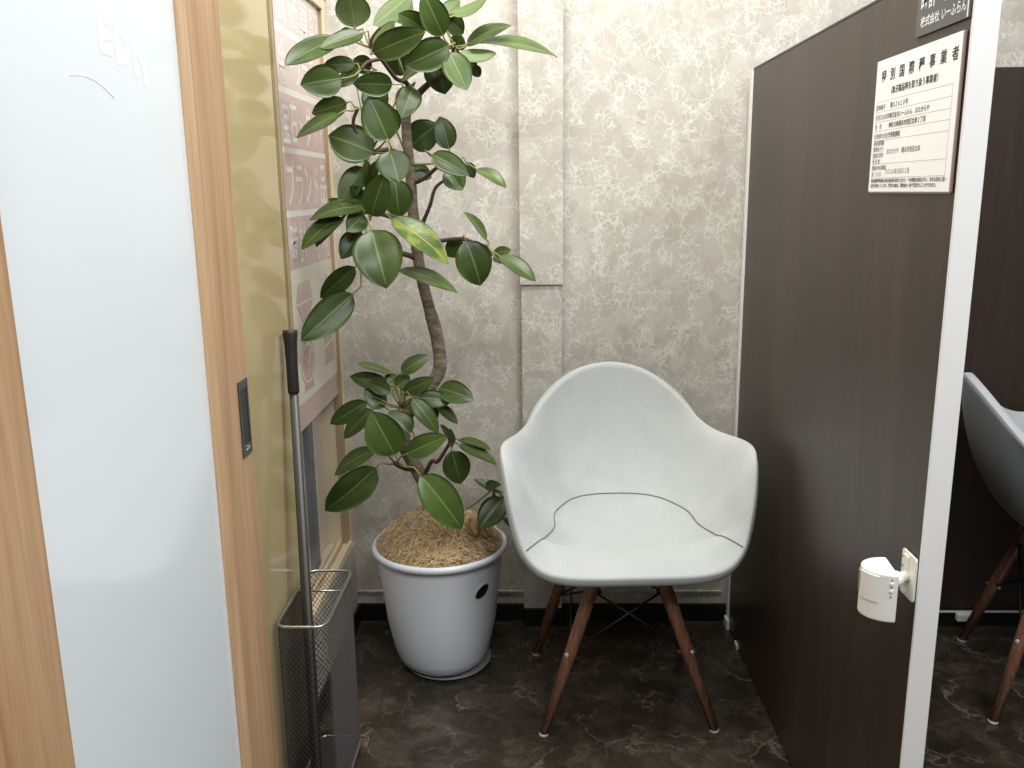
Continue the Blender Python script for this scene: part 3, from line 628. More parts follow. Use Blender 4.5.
nt_('記録を保存しています。登録の内容は、環境省の一覧で確認することができます。', 0.0068, -0.140, -0.0985, bold=0.0001)
obj('lettering', ink, M['ink'], notice, label='black Japanese print')
rl = bmesh.new()
for v_ in (0.040, 0.0235, 0.0075, -0.0075, -0.0225, -0.0605, -0.0835):
    add_prism(rl, [(-0.140, v_), (0.132, v_), (0.132, v_ + 0.0006), (-0.140, v_ + 0.0006)], 0.0002, N3(0, 0, 0.0038), UXn, UYn, UNn)
for u_ in (-0.140, 0.1314): add_prism(rl, [(u_, -0.0835), (u_ + 0.0006, -0.0835), (u_ + 0.0006, 0.040), (u_, 0.040)], 0.0002, N3(0, 0, 0.0038), UXn, UYn, UNn)
obj('ruling', rl, M['ink_grey'], notice, label='thin grey table lines')

sign = empty('shop_sign', (nx, 1.333, 1.5195))
tag(sign, 'charcoal sign plate with white Japanese lettering above the paper notice', 'sign')
obj('plate', prism([(-0.083, 0), (0.083, 0), (0.083, 0.0865), (-0.083, 0.0865)], 0.003, N3(0, 0), UXn, UYn, UNn), M['sign_grey'], sign, bevel=0.0004)
sg = bmesh.new()
text_into(sg, '時計・宝飾品', 0.0285, N3(-0.071, 0.0375, 0.0032), UXn, UYn, UNn, 0.93, 1.0, 'LEFT', 0.0003, 0.92, 0.0006)
text_into(sg, '株式会社', 0.0158, N3(-0.067, 0.013, 0.0032), UXn, UYn, UNn, 1.0, 1.0, 'LEFT', 0.0003, 0.95, 0.0003)
text_into(sg, 'いーふらん', 0.0178, N3(0.0, 0.012, 0.0032), UXn, UYn, UNn, 0.86, 1.0, 'LEFT', 0.0003, 0.95, 0.0003)
obj('lettering', sg, M['white_print'], sign, label='white Japanese lettering')
obj('edge_line', prism([(0.0775, 0.001), (0.0805, 0.001), (0.0805, 0.086), (0.0775, 0.086)], 0.0004, N3(0, 0, 0.003), UXn, UYn, UNn), M['white_print'], sign, label='white line along the right edge')

# motion sensor
sen = empty('motion_sensor', (PX, 1.274, 0.704))
tag(sen, 'small ivory half-round motion sensor on a ball bracket, fixed to the dark partition', 'sensor')
obj('mounting_plate', prism(rrect(0.050, 0.072, 0.005, 4), 0.004, (-0.0012, 0, 0.005), UXn, UYn, UNn), M['white_plastic'], sen, bevel=0.0012)
pr = bmesh.new(); add_prism(pr, rrect(0.016, 0.064, 0.004, 4), 0.004, (-0.005, 0.006, 0.005), UXn, UYn, UNn)
obj('plate_ridge', pr, M['white_plastic'], sen, bevel=0.0012)
for (yy, zz) in ((0.012, 0.032), (0.010, 0.017), (0.012, -0.022)):
    sc_ = bmesh.new(); add_tube(sc_, [(-0.0052, yy, zz), (-0.0105, yy, zz)], 0.002, 8)
    obj('screw', sc_, M['grey_dot'], sen, label='small grey screw')
arm = bmesh.new()
add_tube(arm, [(-0.004, 0.0, 0.004), (-0.020, -0.006, 0.003), (-0.024, -0.008, 0.003), (-0.030, -0.012, 0.003), (-0.046, -0.030, 0.003), (-0.062, -0.046, 0.003)],
         [0.008, 0.009, 0.0125, 0.0125, 0.007, 0.007], 16)
obj('ball_joint', arm, M['white_plastic'], sen, smooth=True)
# body: D-shaped prism, flat back towards +X
bw = 0.034; prof = [(0.0, -bw), (0.0, bw)]
for k in range(1, 24):
    a = PI / 2 + PI * k / 24
    prof.append((-0.004 + 0.041 * math.cos(a), bw * math.sin(a)))
bo = bmesh.new()
th = -0.10
ex = Vector((math.cos(th), math.sin(th), 0)); ey = Vector((-math.sin(th), math.cos(th), 0))
BO = Vector((-0.051, -0.051, -0.033))
add_prism(bo, prof, 0.076, BO, ex, ey, (0, 0, 1))
bmesh.ops.recalc_face_normals(bo, faces=bo.faces)
sb = obj('body', bo, M['white_plastic'], sen, bevel=0.003, seg=3)
def bpnt(a_deg, z, off=0.0):
    a = math.radians(a_deg)
    return BO + ex * (-0.004 + (0.041 + off) * math.cos(a)) + ey * ((bw + off) * math.sin(a)) + Vector((0, 0, z))
cv = bmesh.new()
g0 = [[cv.verts.new(bpnt(a, z, o)) for a in range(186, 242, 4)] for z, o in ((0.030, 0.0), (0.030, 0.0015), (0.071, 0.0015), (0.071, 0.0))]
for A, B in zip(g0, g0[1:]):
    for k in range(len(A) - 1): cv.faces.new((A[k], A[k + 1], B[k + 1], B[k]))
cv.faces.new([r[0] for r in g0]); cv.faces.new([r[-1] for r in reversed(g0)])
bmesh.ops.recalc_face_normals(cv, faces=cv.faces)
obj('front_cover', cv, M['white_plastic'], sen)
lw = bmesh.new()
g0 = [[lw.verts.new(bpnt(a, z, o)) for a in range(150, 185, 4)] for z, o in ((0.036, 0.0), (0.036, 0.0019), (0.066, 0.0019), (0.066, 0.0))]
for A, B in zip(g0, g0[1:]):
    for k in range(len(A) - 1): lw.faces.new((A[k], A[k + 1], B[k + 1], B[k]))
lw.faces.new([r[0] for r in g0]); lw.faces.new([r[-1] for r in reversed(g0)])
bmesh.ops.recalc_face_normals(lw, faces=lw.faces)
obj('sensor_window', lw, M['sensor_lens'], sen, label='amber sensor window')
for z in (0.062, 0.0505):
    d = bmesh.new(); p = bpnt(262, z); n_ = (bpnt(262, z, 0.01) - p).normalized(); add_tube(d, [p - n_ * 0.001, p + n_ * 0.0022], 0.0026, 12)
    obj('button', d, M['white_plastic'], sen, bevel=0.0006)
d = bmesh.new()
for z in (0.068, 0.0565, 0.0415):
    p = bpnt(262, z); n_ = (bpnt(262, z, 0.01) - p).normalized(); add_tube(d, [p - n_ * 0.001, p + n_ * 0.0005], 0.0016, 8)
obj('indicator', d, M['grey_dot'], sen, label='tiny grey indicator holes')

# ---------------------------------------------------------------- pink banner in the window
BXp = -0.5655
ban = empty('banner_poster', (BXp, 2.225, 1.25))
tag(ban, 'tall pink and cream banner with white Japanese lettering and icons hanging in the left window', 'banner')
UB, VB, NB = Vector((0, 1, 0)), Vector((0, 0, 1)), Vector((1, 0, 0))
def PB(y, z, d=0.0): return Vector((d, y - 2.225, z - 1.25))
def rect_b(bm, ya, yb, za, zb, d0, d1): add_prism(bm, [(0, 0), (yb - ya, 0), (yb - ya, zb - za), (0, zb - za)], d1 - d0, PB(ya, za, d0), UB, VB, NB)
YA, YB = 2.015, 2.436
s_ = bmesh.new(); rect_b(s_, YA, YB, 0.737, 1.772, 0.0, 0.0015)
obj('sheet', s_, M['white_poster'], ban)
bands = [(0.737, 0.800, 'pink'), (1.125, 1.247, 'pink'), (1.262, 1.392, 'pink'), (1.405, 1.524, 'pink'), (1.540, 1.655, 'pink_glare'), (1.672, 1.772, 'pink_glare')]
for za, zb, mm in bands:
    b_ = bmesh.new(); rect_b(b_, YA, YB, za, zb, 0.0015, 0.0018); obj('colour_band', b_, M[mm], ban, label='pink band with painted glare')
b_ = bmesh.new(); rect_b(b_, YA, YB, 0.800, 1.125, 0.0015, 0.0018); obj('icon_field', b_, M['cream_print'], ban, label='cream field behind the icons')
def fit_row(s, za, zb):
    tx = bmesh.new()
    n = len(s); cw = (YB - YA - 0.02) / n; h = zb - za
    for i, ch in enumerate(s):
        text_into(tx, ch, 0.1, PB(YA + 0.01 + i * cw, za + h * 0.13, 0.0019), UB, VB, NB, cw / 0.1 * 0.98, h / 0.1 * 0.90, 'LEFT', 0.0002, 1.0, 0.0012)
    obj('lettering', tx, M['white_poster'], ban, label='white Japanese lettering')
for s, (za, zb, mm) in zip(('時計・小物', 'ブランド品', '宝石・ダイヤ', '金・プラチナ', '高価買取'), bands[1:]): fit_row(s, za, zb)
# icons: cut diamond, ring, watch, handbag
def icon(name, label, parts, lines=()):
    b = bmesh.new()
    for k, poly in enumerate(parts): add_prism(b, poly, 0.0002 + 0.0002 * k, PB(0, 0, 0.0019), UB, VB, NB)
    o = obj(name, b, M['pink'], ban, label=label)
    if lines:
        l = bmesh.new()
        for poly in lines: add_prism(l, poly, 0.0002, PB(0, 0, 0.0024), UB, VB, NB)
        obj('icon_line', l, M['cream_print'], o, label='cream lines')
def ell(cy, cz, a, b, n=32): return [(cy + a * math.cos(2 * PI * k / n), cz + b * math.sin(2 * PI * k / n)) for k in range(n)]
def bar(y0, z0, y1, z1, w):
    d = Vector((y1 - y0, z1 - z0)).normalized(); p = Vector((-d.y, d.x)) * w / 2
    return [(y0 - p.x, z0 - p.y), (y1 - p.x, z1 - p.y), (y1 + p.x, z1 + p.y), (y0 + p.x, z0 + p.y)]
icon('diamond_icon', 'pink cut diamond icon',
     [[(2.12, 0.968), (2.205, 1.04), (2.175, 1.09), (2.07, 1.09), (2.04, 1.04)]],
     [bar(2.04, 1.04, 2.205, 1.04, 0.006), bar(2.09, 1.09, 2.075, 1.04, 0.005), bar(2.155, 1.09, 2.165, 1.04, 0.005), bar(2.075, 1.04, 2.12, 0.968, 0.005), bar(2.165, 1.04, 2.12, 0.968, 0.005)])
icon('ring_icon', 'pink ring icon',
     [[(2.36, 1.09), (2.33, 1.065), (2.36, 1.035), (2.39, 1.065)], ell(2.36, 0.995, 0.055, 0.042)], [ell(2.36, 0.995, 0.042, 0.031)])
icon('watch_icon', 'pink watch icon',
     [[(2.085, 0.955), (2.155, 0.955), (2.165, 0.82), (2.075, 0.82)], ell(2.12, 0.888, 0.070, 0.056)],
     [bar(2.12, 0.885, 2.09, 0.912, 0.006), bar(2.12, 0.885, 2.15, 0.918, 0.006), bar(2.12, 0.885, 2.12, 0.860, 0.006)] +
     [[p0, p1, p2, p3] for p0, p1, p2, p3 in [(ell(2.12, 0.888, 0.062, 0.050)[k], ell(2.12, 0.888, 0.062, 0.050)[(k + 1) % 32], ell(2.12, 0.888, 0.056, 0.045)[(k + 1) % 32], ell(2.12, 0.888, 0.056, 0.045)[k]) for k in range(32)]])
icon('handbag_icon', 'pink handbag icon',
     [[(2.29, 0.845), (2.405, 0.845), (2.395, 0.915), (2.30, 0.915)], ell(2.347, 0.920, 0.05, 0.035), ell(2.347, 0.955, 0.032, 0.040)],
     [ell(2.347, 0.957, 0.022, 0.030), bar(2.298, 0.895, 2.395, 0.905, 0.006), ell(2.335, 0.925, 0.008, 0.008, 12), ell(2.36, 0.925, 0.008, 0.008, 12)])

# ---------------------------------------------------------------- armchairs
def shell_rim():
    half = [(0, -0.262, 0.453), (0.10, -0.262, 0.453), (0.165, -0.259, 0.456), (0.216, -0.248, 0.466), (0.252, -0.226, 0.492), (0.271, -0.203, 0.535),
            (0.287, -0.178, 0.600), (0.298, -0.145, 0.664), (0.305, -0.102, 0.694), (0.305, -0.045, 0.695), (0.299, 0.010, 0.690), (0.285, 0.062, 0.685), (0.259, 0.108, 0.688),
            (0.226, 0.152, 0.708), (0.186, 0.196, 0.748), (0.140, 0.230, 0.790), (0.094, 0.252, 0.818), (0.047, 0.264, 0.833), (0, 0.268, 0.838)]
    pts = smooth_path(half, 4)
    return pts + [Vector((-p.x, p.y, p.z)) for p in reversed(pts[1:-1])]

def bez(p1, p2, t):
    u = 1 - t
    return (3 * u * u * t * p1[0] + 3 * u * t * t * p2[0] + t ** 3, 3 * u * u * t * p1[1] + 3 * u * t * t * p2[1] + t ** 3)

def chair_shell(material):
    rim = shell_rim(); nu = len(rim); nv = 28
    C0 = Vector((0, -0.035, 0.440))
    bm = bmesh.new(); rows = []
    for j in range(1, nv + 1):
        v = j / nv; row = []
        for i, P in enumerate(rim):
            rise = max(0.0, P.z - 0.45)
            s = min(1.0, rise / 0.10); s = s * s * (3 - 2 * s)     # flat at the front, bucket-like at arms and back
            a = min(1.0, max(0.0, (abs(P.x) / 0.287 - 0.55) / 0.42)); a = a * a * (3 - 2 * a)
            gb, hb = bez((0.82 + 0.02 * a, -0.012), (0.97 - 0.19 * a, 0.66 + 0.36 * a), v)
            g = (1 - s) * v + s * gb
            h = hb
            q = Vector((C0.x + (P.x - C0.x) * g, C0.y + (P.y - C0.y) * g, C0.z + (P.z - C0.z) * h))
            q.z += (1 - s) * (0.016 * math.sin(PI * min(1.0, v)) - 0.012 * max(0, v - 0.8) / 0.2)
            if q.y > 0.05:                                # a soft crease low on the back cushion
                q.y -= 0.006 * math.exp(-((q.x + 0.045) / 0.028) ** 2 - ((q.z - 0.560 + 0.06 * (q.x + 0.045)) / 0.006) ** 2)
            row.append(bm.verts.new(q))
        rows.append(row)
    c = bm.verts.new(C0)
    for i in range(nu): bm.faces.new((c, rows[0][i], rows[0][(i + 1) % nu]))
    for A, B in zip(rows, rows[1:]):
        for i in range(nu):
            k = (i + 1) % nu
            bm.faces.new((A[i], B[i], B[k], A[k]))
    bmesh.ops.recalc_face_normals(bm, faces=bm.faces)
    if sum(f.normal.z * f.calc_area() for f in bm.faces) < 0: bmesh.ops.reverse_faces(bm, faces=bm.faces)
    bm.normal_update()
    tree = BVHTree.FromBMesh(bm)
    seam = []                                             # the seat pad ends where the bucket starts to rise
    front = [i for i, P in enumerate(rim) if P.z > 0.5065]
    for i in front:
        P = rim[i]; col = [rows[j][i].co for j in range(nv)]
        zt = 0.503
        for a, b in zip(col, col[1:]):
            if a.z <= zt <= b.z and b.z > a.z:
                seam.append(a.lerp(b, (zt - a.z) / (b.z - a.z))); break
    corner = [i for i, P in enumerate(rim) if P.z > 0.499]
    e0, e1 = rows[-2][corner[0]].co.copy(), rows[-2][corner[-1]].co.copy()
    seam = [e0.lerp(seam[0], k / 5) for k in range(5)] + seam + [seam[-1].lerp(e1, (k + 1) / 5) for k in range(5)]
    for _ in range(4): seam = [seam[0]] + [(seam[k - 1] + seam[k] * 2 + seam[k + 1]) / 4 for k in range(1, len(seam) - 1)] + [seam[-1]]
    out = []
    for p in seam:
        hit = tree.ray_cast(Vector((p.x, p.y, 1.2)), Vector((0, 0, -1)))
        if hit[0] is None or abs(hit[0].z - p.z) > 0.06: hit = tree.find_nearest(p)
        out.append(hit[0] + hit[1] * 0.0022)
    for _ in range(2): out = [out[0]] + [(out[k - 1] + out[k] * 2 + out[k + 1]) / 4 for k in range(1, len(out) - 1)] + [out[-1]]
    seam = out
    return bm, seam

def make_chair(label, group_mat):
    t = empty('armchair'); tag(t, label, 'chair')
    bm, sp_ = chair_shell(None)
    sh = obj('seat_shell', bm, [group_mat, M['fabric_shaded']], t, smooth=True)
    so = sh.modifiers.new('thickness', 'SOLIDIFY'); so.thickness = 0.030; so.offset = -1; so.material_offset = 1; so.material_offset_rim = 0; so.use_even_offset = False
    ss = sh.modifiers.new('round', 'SUBSURF'); ss.levels = 1; ss.render_levels = 1
    dg = bpy.context.evaluated_depsgraph_get(); dg.update()
    tree = BVHTree.FromObject(sh, dg); on_pad = []
    for p in sp_:
        hit = tree.ray_cast(Vector((p.x, p.y, 1.2)), Vector((0, 0, -1)))
        on_pad.append(hit[0] + hit[1] * 0.0004 if hit[0] is not None and abs(hit[0].z - p.z) < 0.08 else p)
    sm = bmesh.new(); add_tube(sm, on_pad, 0.0018, 6)
    obj('seam', sm, M['seam'], sh, label='dark grey seam line')
    legs = []
    for sx in (-1, 1):
        for ytop, ybot, xt in ((-0.135, -0.190, 0.074), (0.085, 0.190, 0.104)):
            a = Vector((sx * xt, ytop, 0.405)); b = Vector((sx * 0.209, ybot, 0.008))
            lg = bmesh.new(); add_tube(lg, [a, a.lerp(b, 0.12), a.lerp(b, 0.5), b], [0.0165, 0.0172, 0.0155, 0.0120], 18)
            lo = obj('leg', lg, M['walnut'], t)
            gl = bmesh.new(); add_tube(gl, [b, b + Vector((0, 0, -0.008))], [0.0122, 0.0118], 14)
            obj('glide', gl, M['foot'], lo, label='pale foot glide')
            legs.append((a, b))
    # black wire bracing
    wire = bmesh.new()
    tops = [a.lerp(b, 0.12) for a, b in legs]; mids = [a.lerp(b, 0.50) for a, b in legs]
    for p, q in ((0, 2), (1, 3), (0, 1), (2, 3)):
        if (p, q) in ((0, 1), (2, 3)): add_tube(wire, [tops[p], tops[q]], 0.0035, 8)
        add_tube(wire, [tops[p], mids[q]], 0.0028, 8); add_tube(wire, [tops[q], mids[p]], 0.0028, 8)
    for p in tops: add_tube(wire, [p, Vector((p.x * 0.9, p.y * 0.9, 0.425))], 0.005, 8)
    obj('wire_brace', wire, M['black_metal'], t, label='crossed black wire bracing')
    for (a, b), m_ in zip(legs, mids):
        out = Vector((m_.x, m_.y, 0)).normalized()
        bt = bmesh.new(); add_tube(bt, [m_ - out * 0.019, m_ + out * 0.019], 0.0045, 10)
        obj('bolt', bt, M['silver'], t, label='small metal bolt')
        p = a.lerp(b, 0.13); bt = bmesh.new(); add_tube(bt, [p - Vector((0.024 * (1 if p.x > 0 else -1), 0, 0)), p], 0.0065, 10)
        obj('bolt', bt, M['black_metal'], t, label='black bolt')
    return t

def copy_thing(root, loc, rz, label):
    r = root.copy(); COL.objects.link(r); r.location = loc; r.rotation_euler = (0, 0, rz); r['label'] = label
    for ch in list(root.children):
        c = ch.copy(); COL.objects.link(c); c.parent = r
        for g in list(ch.children):
            d = g.copy(); COL.objects.link(d); d.parent = c
    return r
chair = make_chair('light grey upholstered tub armchair on walnut legs beside the potted plant', M['fabric'])
chair['group'] = 'grey upholstered armchairs'
chair.location = (0.219, 2.092, 0); chair.rotation_euler = (0, 0, math.radians(2.5))
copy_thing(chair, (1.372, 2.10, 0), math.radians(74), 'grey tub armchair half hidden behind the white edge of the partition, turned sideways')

# ---------------------------------------------------------------- mesh bin with the long-handled stick
bx0, bx1, by0, by1, bh = -0.529, -0.427, 1.608, 1.878, 0.440
binr = empty('mesh_bin', ((bx0 + bx1) / 2, (by0 + by1) / 2, 0))
tag(binr, 'slim rectangular grey wire mesh bin standing against the cream wall panel', 'bin')
bw_, bd_ = bx1 - bx0, by1 - by0
loop = rrect(bw_, bd_, 0.022, 6)
per = [0.0]
for i in range(len(loop)): per.append(per[-1] + (Vector(loop[(i + 1) % len(loop)]) - Vector(loop[i])).length)
PT = per[-1]
def on_loop(s):
    s %= PT
    for i in range(len(loop)):
        if s <= per[i + 1]:
            f = (s - per[i]) / max(1e-9, per[i + 1] - per[i]); a = Vector(loop[i]); b = Vector(loop[(i + 1) % len(loop)])
            return a.lerp(b, f)
    return Vector(loop[0])
ms = bmesh.new(); ncell = 68; step = PT / ncell; nz = 60; dz = (bh - 0.012) / nz
for k in range(ncell):
    for sgn in (1, -1):
        prev = None
        for j in range(nz + 1):
            s = k * step + sgn * j * step * 0.5
            p = on_loop(s); q = on_loop(s + 0.002)
            tdir = (q - p).normalized(); nrm = Vector((tdir.y, -tdir.x, 0))
            P = Vector((p.x, p.y, 0.006 + j * dz)) + nrm * (0.0004 * sgn)
            w = Vector((tdir.x, tdir.y, 0)) * 0.0007
            cur = [ms.verts.new(P - w), ms.verts.new(P + w), ms.verts.new(P + nrm * 0.0013)]
            if prev:
                for a in range(3): ms.faces.new((prev[a], prev[(a + 1) % 3], cur[(a + 1) % 3], cur[a]))
            prev = cur
obj('mesh_wall', ms, M['mesh_metal'], binr)
obj('rim', tube([(x, y, bh) for x, y in loop], 0.0036, 8, True), M['rim_metal'], binr)
obj('base_wire', tube([(x * 1.015, y * 1.01, 0.005) for x, y in loop], 0.0042, 8, True), M['rim_metal'], binr)
obj('divider', tube([(-bw_ / 2 + 0.002, 0.03, bh), (bw_ / 2 - 0.002, 0.03, bh)], 0.003, 8), M['rim_metal'], binr, label='wire divider bar')
pl = bmesh.new(); add_prism(pl, rrect(bw_ - 0.004, bd_ - 0.004, 0.02, 5), 0.003, (0, 0, 0.004), (1, 0, 0), (0, 1, 0), (0, 0, 1))
obj('bottom_plate', pl, M['mesh_metal'], binr)

A = Vector((-0.5175, 1.815, 1.018)); B = Vector((-0.478, 1.655, 0.012))
stick = empty('long_handled_stick', B)
tag(stick, 'long dark grey stick with a black rubber grip standing in the mesh bin', 'stick')
dirv = (A - B)
def on(f): return dirv * f
gp = bmesh.new()
add_tube(gp, [on(0.868), on(0.872), on(0.93), on(0.972), on(0.992), on(1.0)], [0.0115, 0.0122, 0.0122, 0.0135, 0.0160, 0.0150], 20)
obj('grip', gp, M['grip'], stick, label='black rubber grip')
sh_ = bmesh.new(); add_tube(sh_, [on(0.0), on(0.45), on(0.87)], [0.0115, 0.0105, 0.0095], 16)
obj('shaft', sh_, M['shaft'], stick)
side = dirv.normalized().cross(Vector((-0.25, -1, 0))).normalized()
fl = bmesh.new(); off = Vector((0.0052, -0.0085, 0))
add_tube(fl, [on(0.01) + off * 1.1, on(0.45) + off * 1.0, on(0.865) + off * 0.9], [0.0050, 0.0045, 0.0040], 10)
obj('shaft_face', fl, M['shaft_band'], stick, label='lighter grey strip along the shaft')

# ---------------------------------------------------------------- potted rubber plant
PC = (-0.262, 2.238)
plant = empty('potted_rubber_plant', (PC[0], PC[1], 0))
tag(plant, 'tall rubber plant with a crooked trunk in a pale grey pot topped with coconut fibre', 'potted plant')
REL = Vector((PC[0], PC[1], 0))
prof = [(0.0, 0.012), (0.085, 0.012), (0.106, 0.014), (0.119, 0.026), (0.131, 0.052), (0.1415, 0.098), (0.1515, 0.150), (0.158, 0.210), (0.1655, 0.270), (0.171, 0.325), (0.1735, 0.343),
        (0.181, 0.345), (0.1855, 0.350), (0.186, 0.357), (0.183, 0.363), (0.177, 0.364), (0.171, 0.360), (0.169, 0.345), (0.163, 0.27), (0.150, 0.18), (0.0, 0.18)]
pot = obj('pot', lathe(prof, 96), M['pot'], plant, smooth=True)
sprof = [(0.0, 0.0), (0.102, 0.0), (0.113, 0.004), (0.1215, 0.014), (0.123, 0.0145), (0.1155, 0.0045), (0.100, 0.0025), (0.0, 0.0025)]
sa = obj('saucer', lathe(sprof, 64), M['saucer'], plant, smooth=True); sa.location = (0.012, 0.004, 0)
# oval label on the pot, facing the viewer's right
la = math.radians(-43); lz = 0.268; lr = 0.1655
nrm = Vector((math.cos(la), math.sin(la), -0.12)).normalized(); lu = Vector((-math.sin(la), math.cos(la), 0)); lv = nrm.cross(lu)
tilt = math.radians(32); lu2 = lu * math.cos(tilt) + lv * math.sin(tilt); lv2 = nrm.cross(lu2)
def oval(a, b, d, zo):
    bm = bmesh.new(); c0 = Vector((math.cos(la) * lr, math.sin(la) * lr, lz))
    def surf(x, y, o):
        p = c0 + lu2 * x + lv2 * y
        r = lr - (lz - p.z) * 0.13 + o
        an = math.atan2(p.y, p.x); return Vector((math.cos(an) * r, math.sin(an) * r, p.z))
    ring = [bm.verts.new(surf(a * math.cos(2 * PI * k / 36), b * math.sin(2 * PI * k / 36), zo + d)) for k in range(36)]
    ring2 = [bm.verts.new(surf(a * math.cos(2 * PI * k / 36), b * math.sin(2 * PI * k / 36), zo - 0.003)) for k in range(36)]
    c = bm.verts.new(surf(0, 0, zo + d))
    for k in range(36):
        k2 = (k + 1) % 36; bm.faces.new((c, ring[k], ring[k2])); bm.faces.new((ring[k], ring2[k], ring2[k2], ring[k2]))
    bmesh.ops.recalc_face_normals(bm, faces=bm.faces); return bm
lb = obj('oval_label', oval(0.0270, 0.0185, 0.0012, 0), M['silver'], pot, label='oval label with silver rim')
lf = obj('label_face', oval(0.0235, 0.0150, 0.0018, 0), M['label_black'], plant, label='black face of the oval label')

# coconut fibre mulch: a mound covered in curled strands
def mound(x, y):
    r = math.hypot(x, y) / 0.165
    base = 0.354 + 0.064 * max(0.0, 1 - r ** 2.4)
    base += 0.012 * math.exp(-((x - 0.0) ** 2 + (y - 0.02) ** 2) / 0.003) + 0.022 * math.exp(-((x + 0.055) ** 2 + (y + 0.03) ** 2) / 0.004) + 0.020 * math.exp(-((x - 0.075) ** 2 + (y + 0.04) ** 2) / 0.003) - 0.020 * math.exp(-((x - 0.012) ** 2 + (y + 0.10) ** 2) / 0.002)
    return base
mm_ = bmesh.new(); rings = []
for j in range(0, 15):
    r = 0.166 * j / 14
    if j == 0: rings.append([mm_.verts.new((0, 0, mound(0, 0)))]); continue
    rings.append([mm_.verts.new((r * math.cos(2 * PI * k / 48), r * math.sin(2 * PI * k / 48), mound(r * math.cos(2 * PI * k / 48), r * math.sin(2 * PI * k / 48)) - 0.004)) for k in range(48)])
for k in range(48): mm_.faces.new((rings[0][0], rings[1][k], rings[1][(k + 1) % 48]))
for A_, B_ in zip(rings[1:], rings[2:]):
    for k in range(48): mm_.faces.new((A_[k], B_[k], B_[(k + 1) % 48], A_[(k + 1) % 48]))
obj('fibre_bed', mm_, M['soil'], plant, smooth=True, label='brown matted fibre')
fib_mats = []
for i, c in enumerate(((0.78, 0.59, 0.33), (0.88, 0.74, 0.50), (0.64, 0.45, 0.23))):
    fib_mats.append(mat('coir_strand', c, 0.8, spec=0.2))
fbm = bmesh.new()
for k in range(2800):
    a = random.uniform(0, 2 * PI); r = 0.165 * math.sqrt(random.random())
    x, y = r * math.cos(a), r * math.sin(a)
    h = random.uniform(0, 2 * PI); curl = random.uniform(-42, 42); stp = random.uniform(0.006, 0.0115)
    zoff = random.uniform(-0.002, 0.024) if random.random() < 0.6 else random.uniform(-0.002, 0.010); pts = []
    for i in range(10):
        rr = math.hypot(x, y)
        if rr > 0.176: break
        pts.append((x, y, mound(x, y) + zoff + random.uniform(-0.0012, 0.0012) + 0.007 * math.sin(i * 0.8 + k)))
        x += math.cos(h) * stp; y += math.sin(h) * stp; h += curl * stp
    if len(pts) > 2: add_tube(fbm, pts, random.uniform(0.0005, 0.0011), 3, caps=False, mat=k % 3)
tag(obj('coconut_fibre', fbm, fib_mats, plant, label='loose tan coconut fibre'), kind='stuff')

tp = smooth_path(TRUNK, 6)
full = [Vector((p[0], p[1], p[2])) - REL for p in tp]
SM4 = []
def path4(pts, n=5):
    pos = smooth_path([p[:3] for p in pts], n); out = []
    for i, p in enumerate(pos):
        f = i / n; k = min(int(f), len(pts) - 2); fr_ = f - k
        out.append((p - REL, pts[k][3] * (1 - fr_) + pts[k + 1][3] * fr_))
    return out
low = list(TRUNK[0]); low[2] = 0.33
q = path4([tuple(low)] + TRUNK, 6)
bmt = bmesh.new(); add_tube(bmt, [p for p, r in q], [r * (1 + 0.02 * math.sin(i * 1.7)) * (1.0 if i < 60 else 0.86) for i, (p, r) in enumerate(q)], 16)
obj('trunk', bmt, M['bark'], plant, smooth=True)
for bpts in BRANCHES:
    q = path4(bpts, 5); b_ = bmesh.new(); add_tube(b_, [p for p, r in q], [r for p, r in q], 10)
    obj('branch', b_, M['twig'], plant, smooth=True)

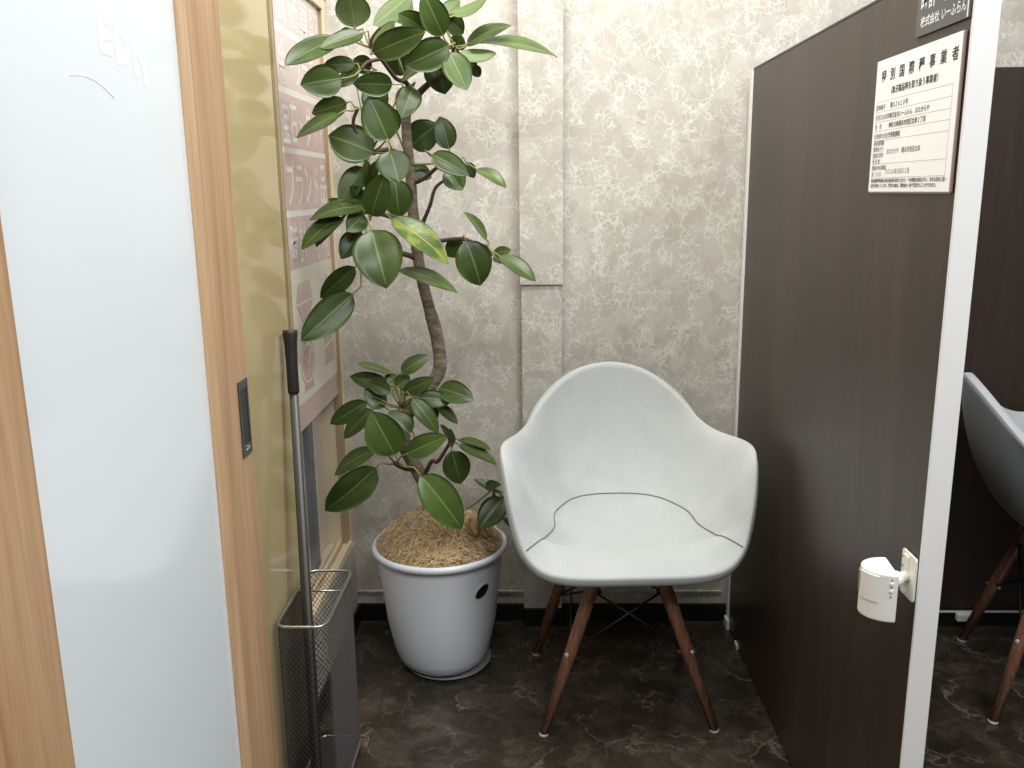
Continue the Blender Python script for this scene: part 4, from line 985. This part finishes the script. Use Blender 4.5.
LEAF_AIM = Vector((0.05, -0.15, 1.40))        # leaf faces are aimed at this point close to the camera
def add_leaf(bm, uvl, B, T, W, roll, flag, rnd):
    B = Vector(B); T = Vector(T); d = T - B; Ln = d.length; a = d / Ln
    v = (LEAF_AIM - (B + T) * 0.5).normalized()
    n0 = v - a * v.dot(a)
    if n0.length < 1e-3: n0 = Vector((0, 0, 1)) - a * a.z
    n0.normalize()
    best = None
    for s in (1, -1):
        n = (Matrix.Rotation(s * abs(roll), 3, a) @ n0)
        if best is None or n.z > best.z: best = n
    n = best
    if roll < 0 and abs(roll) < 0.31: n = Matrix.Rotation(roll, 3, a) @ n0
    if 'u' in flag: n = -n
    sd = n.cross(a)
    nl, nw = 14, 4
    fold = rnd.uniform(0.10, 0.30); bow = rnd.uniform(0.02, 0.09); wav = rnd.uniform(0, 6)
    top, und = [], []
    for i in range(nl + 1):
        t = i / nl
        w = W * 0.55 * (math.sin(PI * min(1, t ** 0.82)) ** 0.62) * (1.0 if t < 0.86 else 1 - 0.25 * (t - 0.86) / 0.14) if 0 < t < 1 else 0.0008
        tw = 0.5 * w
        c = B + d * t + n * (bow * Ln * 4 * t * (1 - t))
        r1, r2 = [], []
        for j in range(-nw, nw + 1):
            f = j / nw
            p = c + sd * (w * f) + n * (fold * w * abs(f) - 0.35 * fold * w * f * f + 0.02 * W * math.sin(wav + t * 7 + f * 2) * abs(f))
            r1.append(bm.verts.new(p - REL)); r2.append(bm.verts.new(p - n * 0.0009 - REL))
        top.append(r1); und.append(r2)
    mi = 2 if 'y' in flag else (3 if rnd.random() < 0.38 else 0)
    for i in range(nl):
        for j in range(2 * nw):
            for g, m_, rev in ((top, mi, False), (und, 1, True)):
                vs = [g[i][j], g[i][j + 1], g[i + 1][j + 1], g[i + 1][j]]
                uv = [(j / (2 * nw), i / nl), ((j + 1) / (2 * nw), i / nl), ((j + 1) / (2 * nw), (i + 1) / nl), (j / (2 * nw), (i + 1) / nl)]
                if not rev: vs.reverse(); uv.reverse()
                f = bm.faces.new(vs); f.material_index = m_; f.smooth = True
                for l, w_ in zip(f.loops, uv): l[uvl].uv = w_
    for i in range(nl):
        for j in (0, 2 * nw):
            vs = [top[i][j], top[i + 1][j], und[i + 1][j], und[i][j]]
            f = bm.faces.new(vs if j == 0 else list(reversed(vs))); f.material_index = 1
rnd = random.Random(11)
for key, hub in HUBS.items():
    ls = [l for l in LEAVES if l[0] == key]
    if not ls: continue
    fb = bmesh.new(); uvl = fb.loops.layers.uv.new('leaf')
    pb = bmesh.new()
    for _, B_, T_, W_, roll_, fl_ in ls:
        add_leaf(fb, uvl, B_, T_, W_, roll_, fl_, rnd)
        b0 = Vector(B_) - REL; h0 = Vector(hub) - REL; tdir = (Vector(B_) - Vector(T_)).normalized()
        gap = (h0 - b0).length
        mid = b0 + tdir * min(0.35 * gap, 0.025)
        mid2 = h0.lerp(mid, 0.5) + Vector((0, 0, -0.004))
        add_tube(pb, [tuple(p) for p in (h0, mid2, mid, b0, b0 - tdir * 0.006)], [0.0028, 0.0024, 0.0021, 0.0019, 0.0012], 7)
    fo = obj('foliage', fb, [M['leaf'], M['leaf_under'], M['leaf_yellow'], M['leaf_light']], plant, label='glossy dark green leaves')
    obj('leaf_stalk', pb, M['petiole'], fo, label='green leaf stalks')
# a curled dry leaf lying on the fibre
dl = bmesh.new(); g = []
for i in range(9):
    t = i / 8; row = []
    for j in range(7):
        f = (j - 3) / 3; w = 0.020 * math.sin(PI * (0.1 + 0.85 * t)); a = f * 1.7
        row.append(dl.verts.new((0.104 - 0.02 * t + w * math.sin(a) * 0.7 + 0.01, -0.085 + 0.03 * math.sin(a * 0.5), 0.418 + 0.050 * t + w * (1 - math.cos(a)) * 0.5)))
    g.append(row)
for i in range(8):
    for j in range(6): dl.faces.new((g[i][j], g[i][j + 1], g[i + 1][j + 1], g[i + 1][j]))
dlo = obj('dry_leaf', dl, M['dead'], plant, smooth=True, label='curled dry tan leaf')
md = dlo.modifiers.new('thickness', 'SOLIDIFY'); md.thickness = 0.001
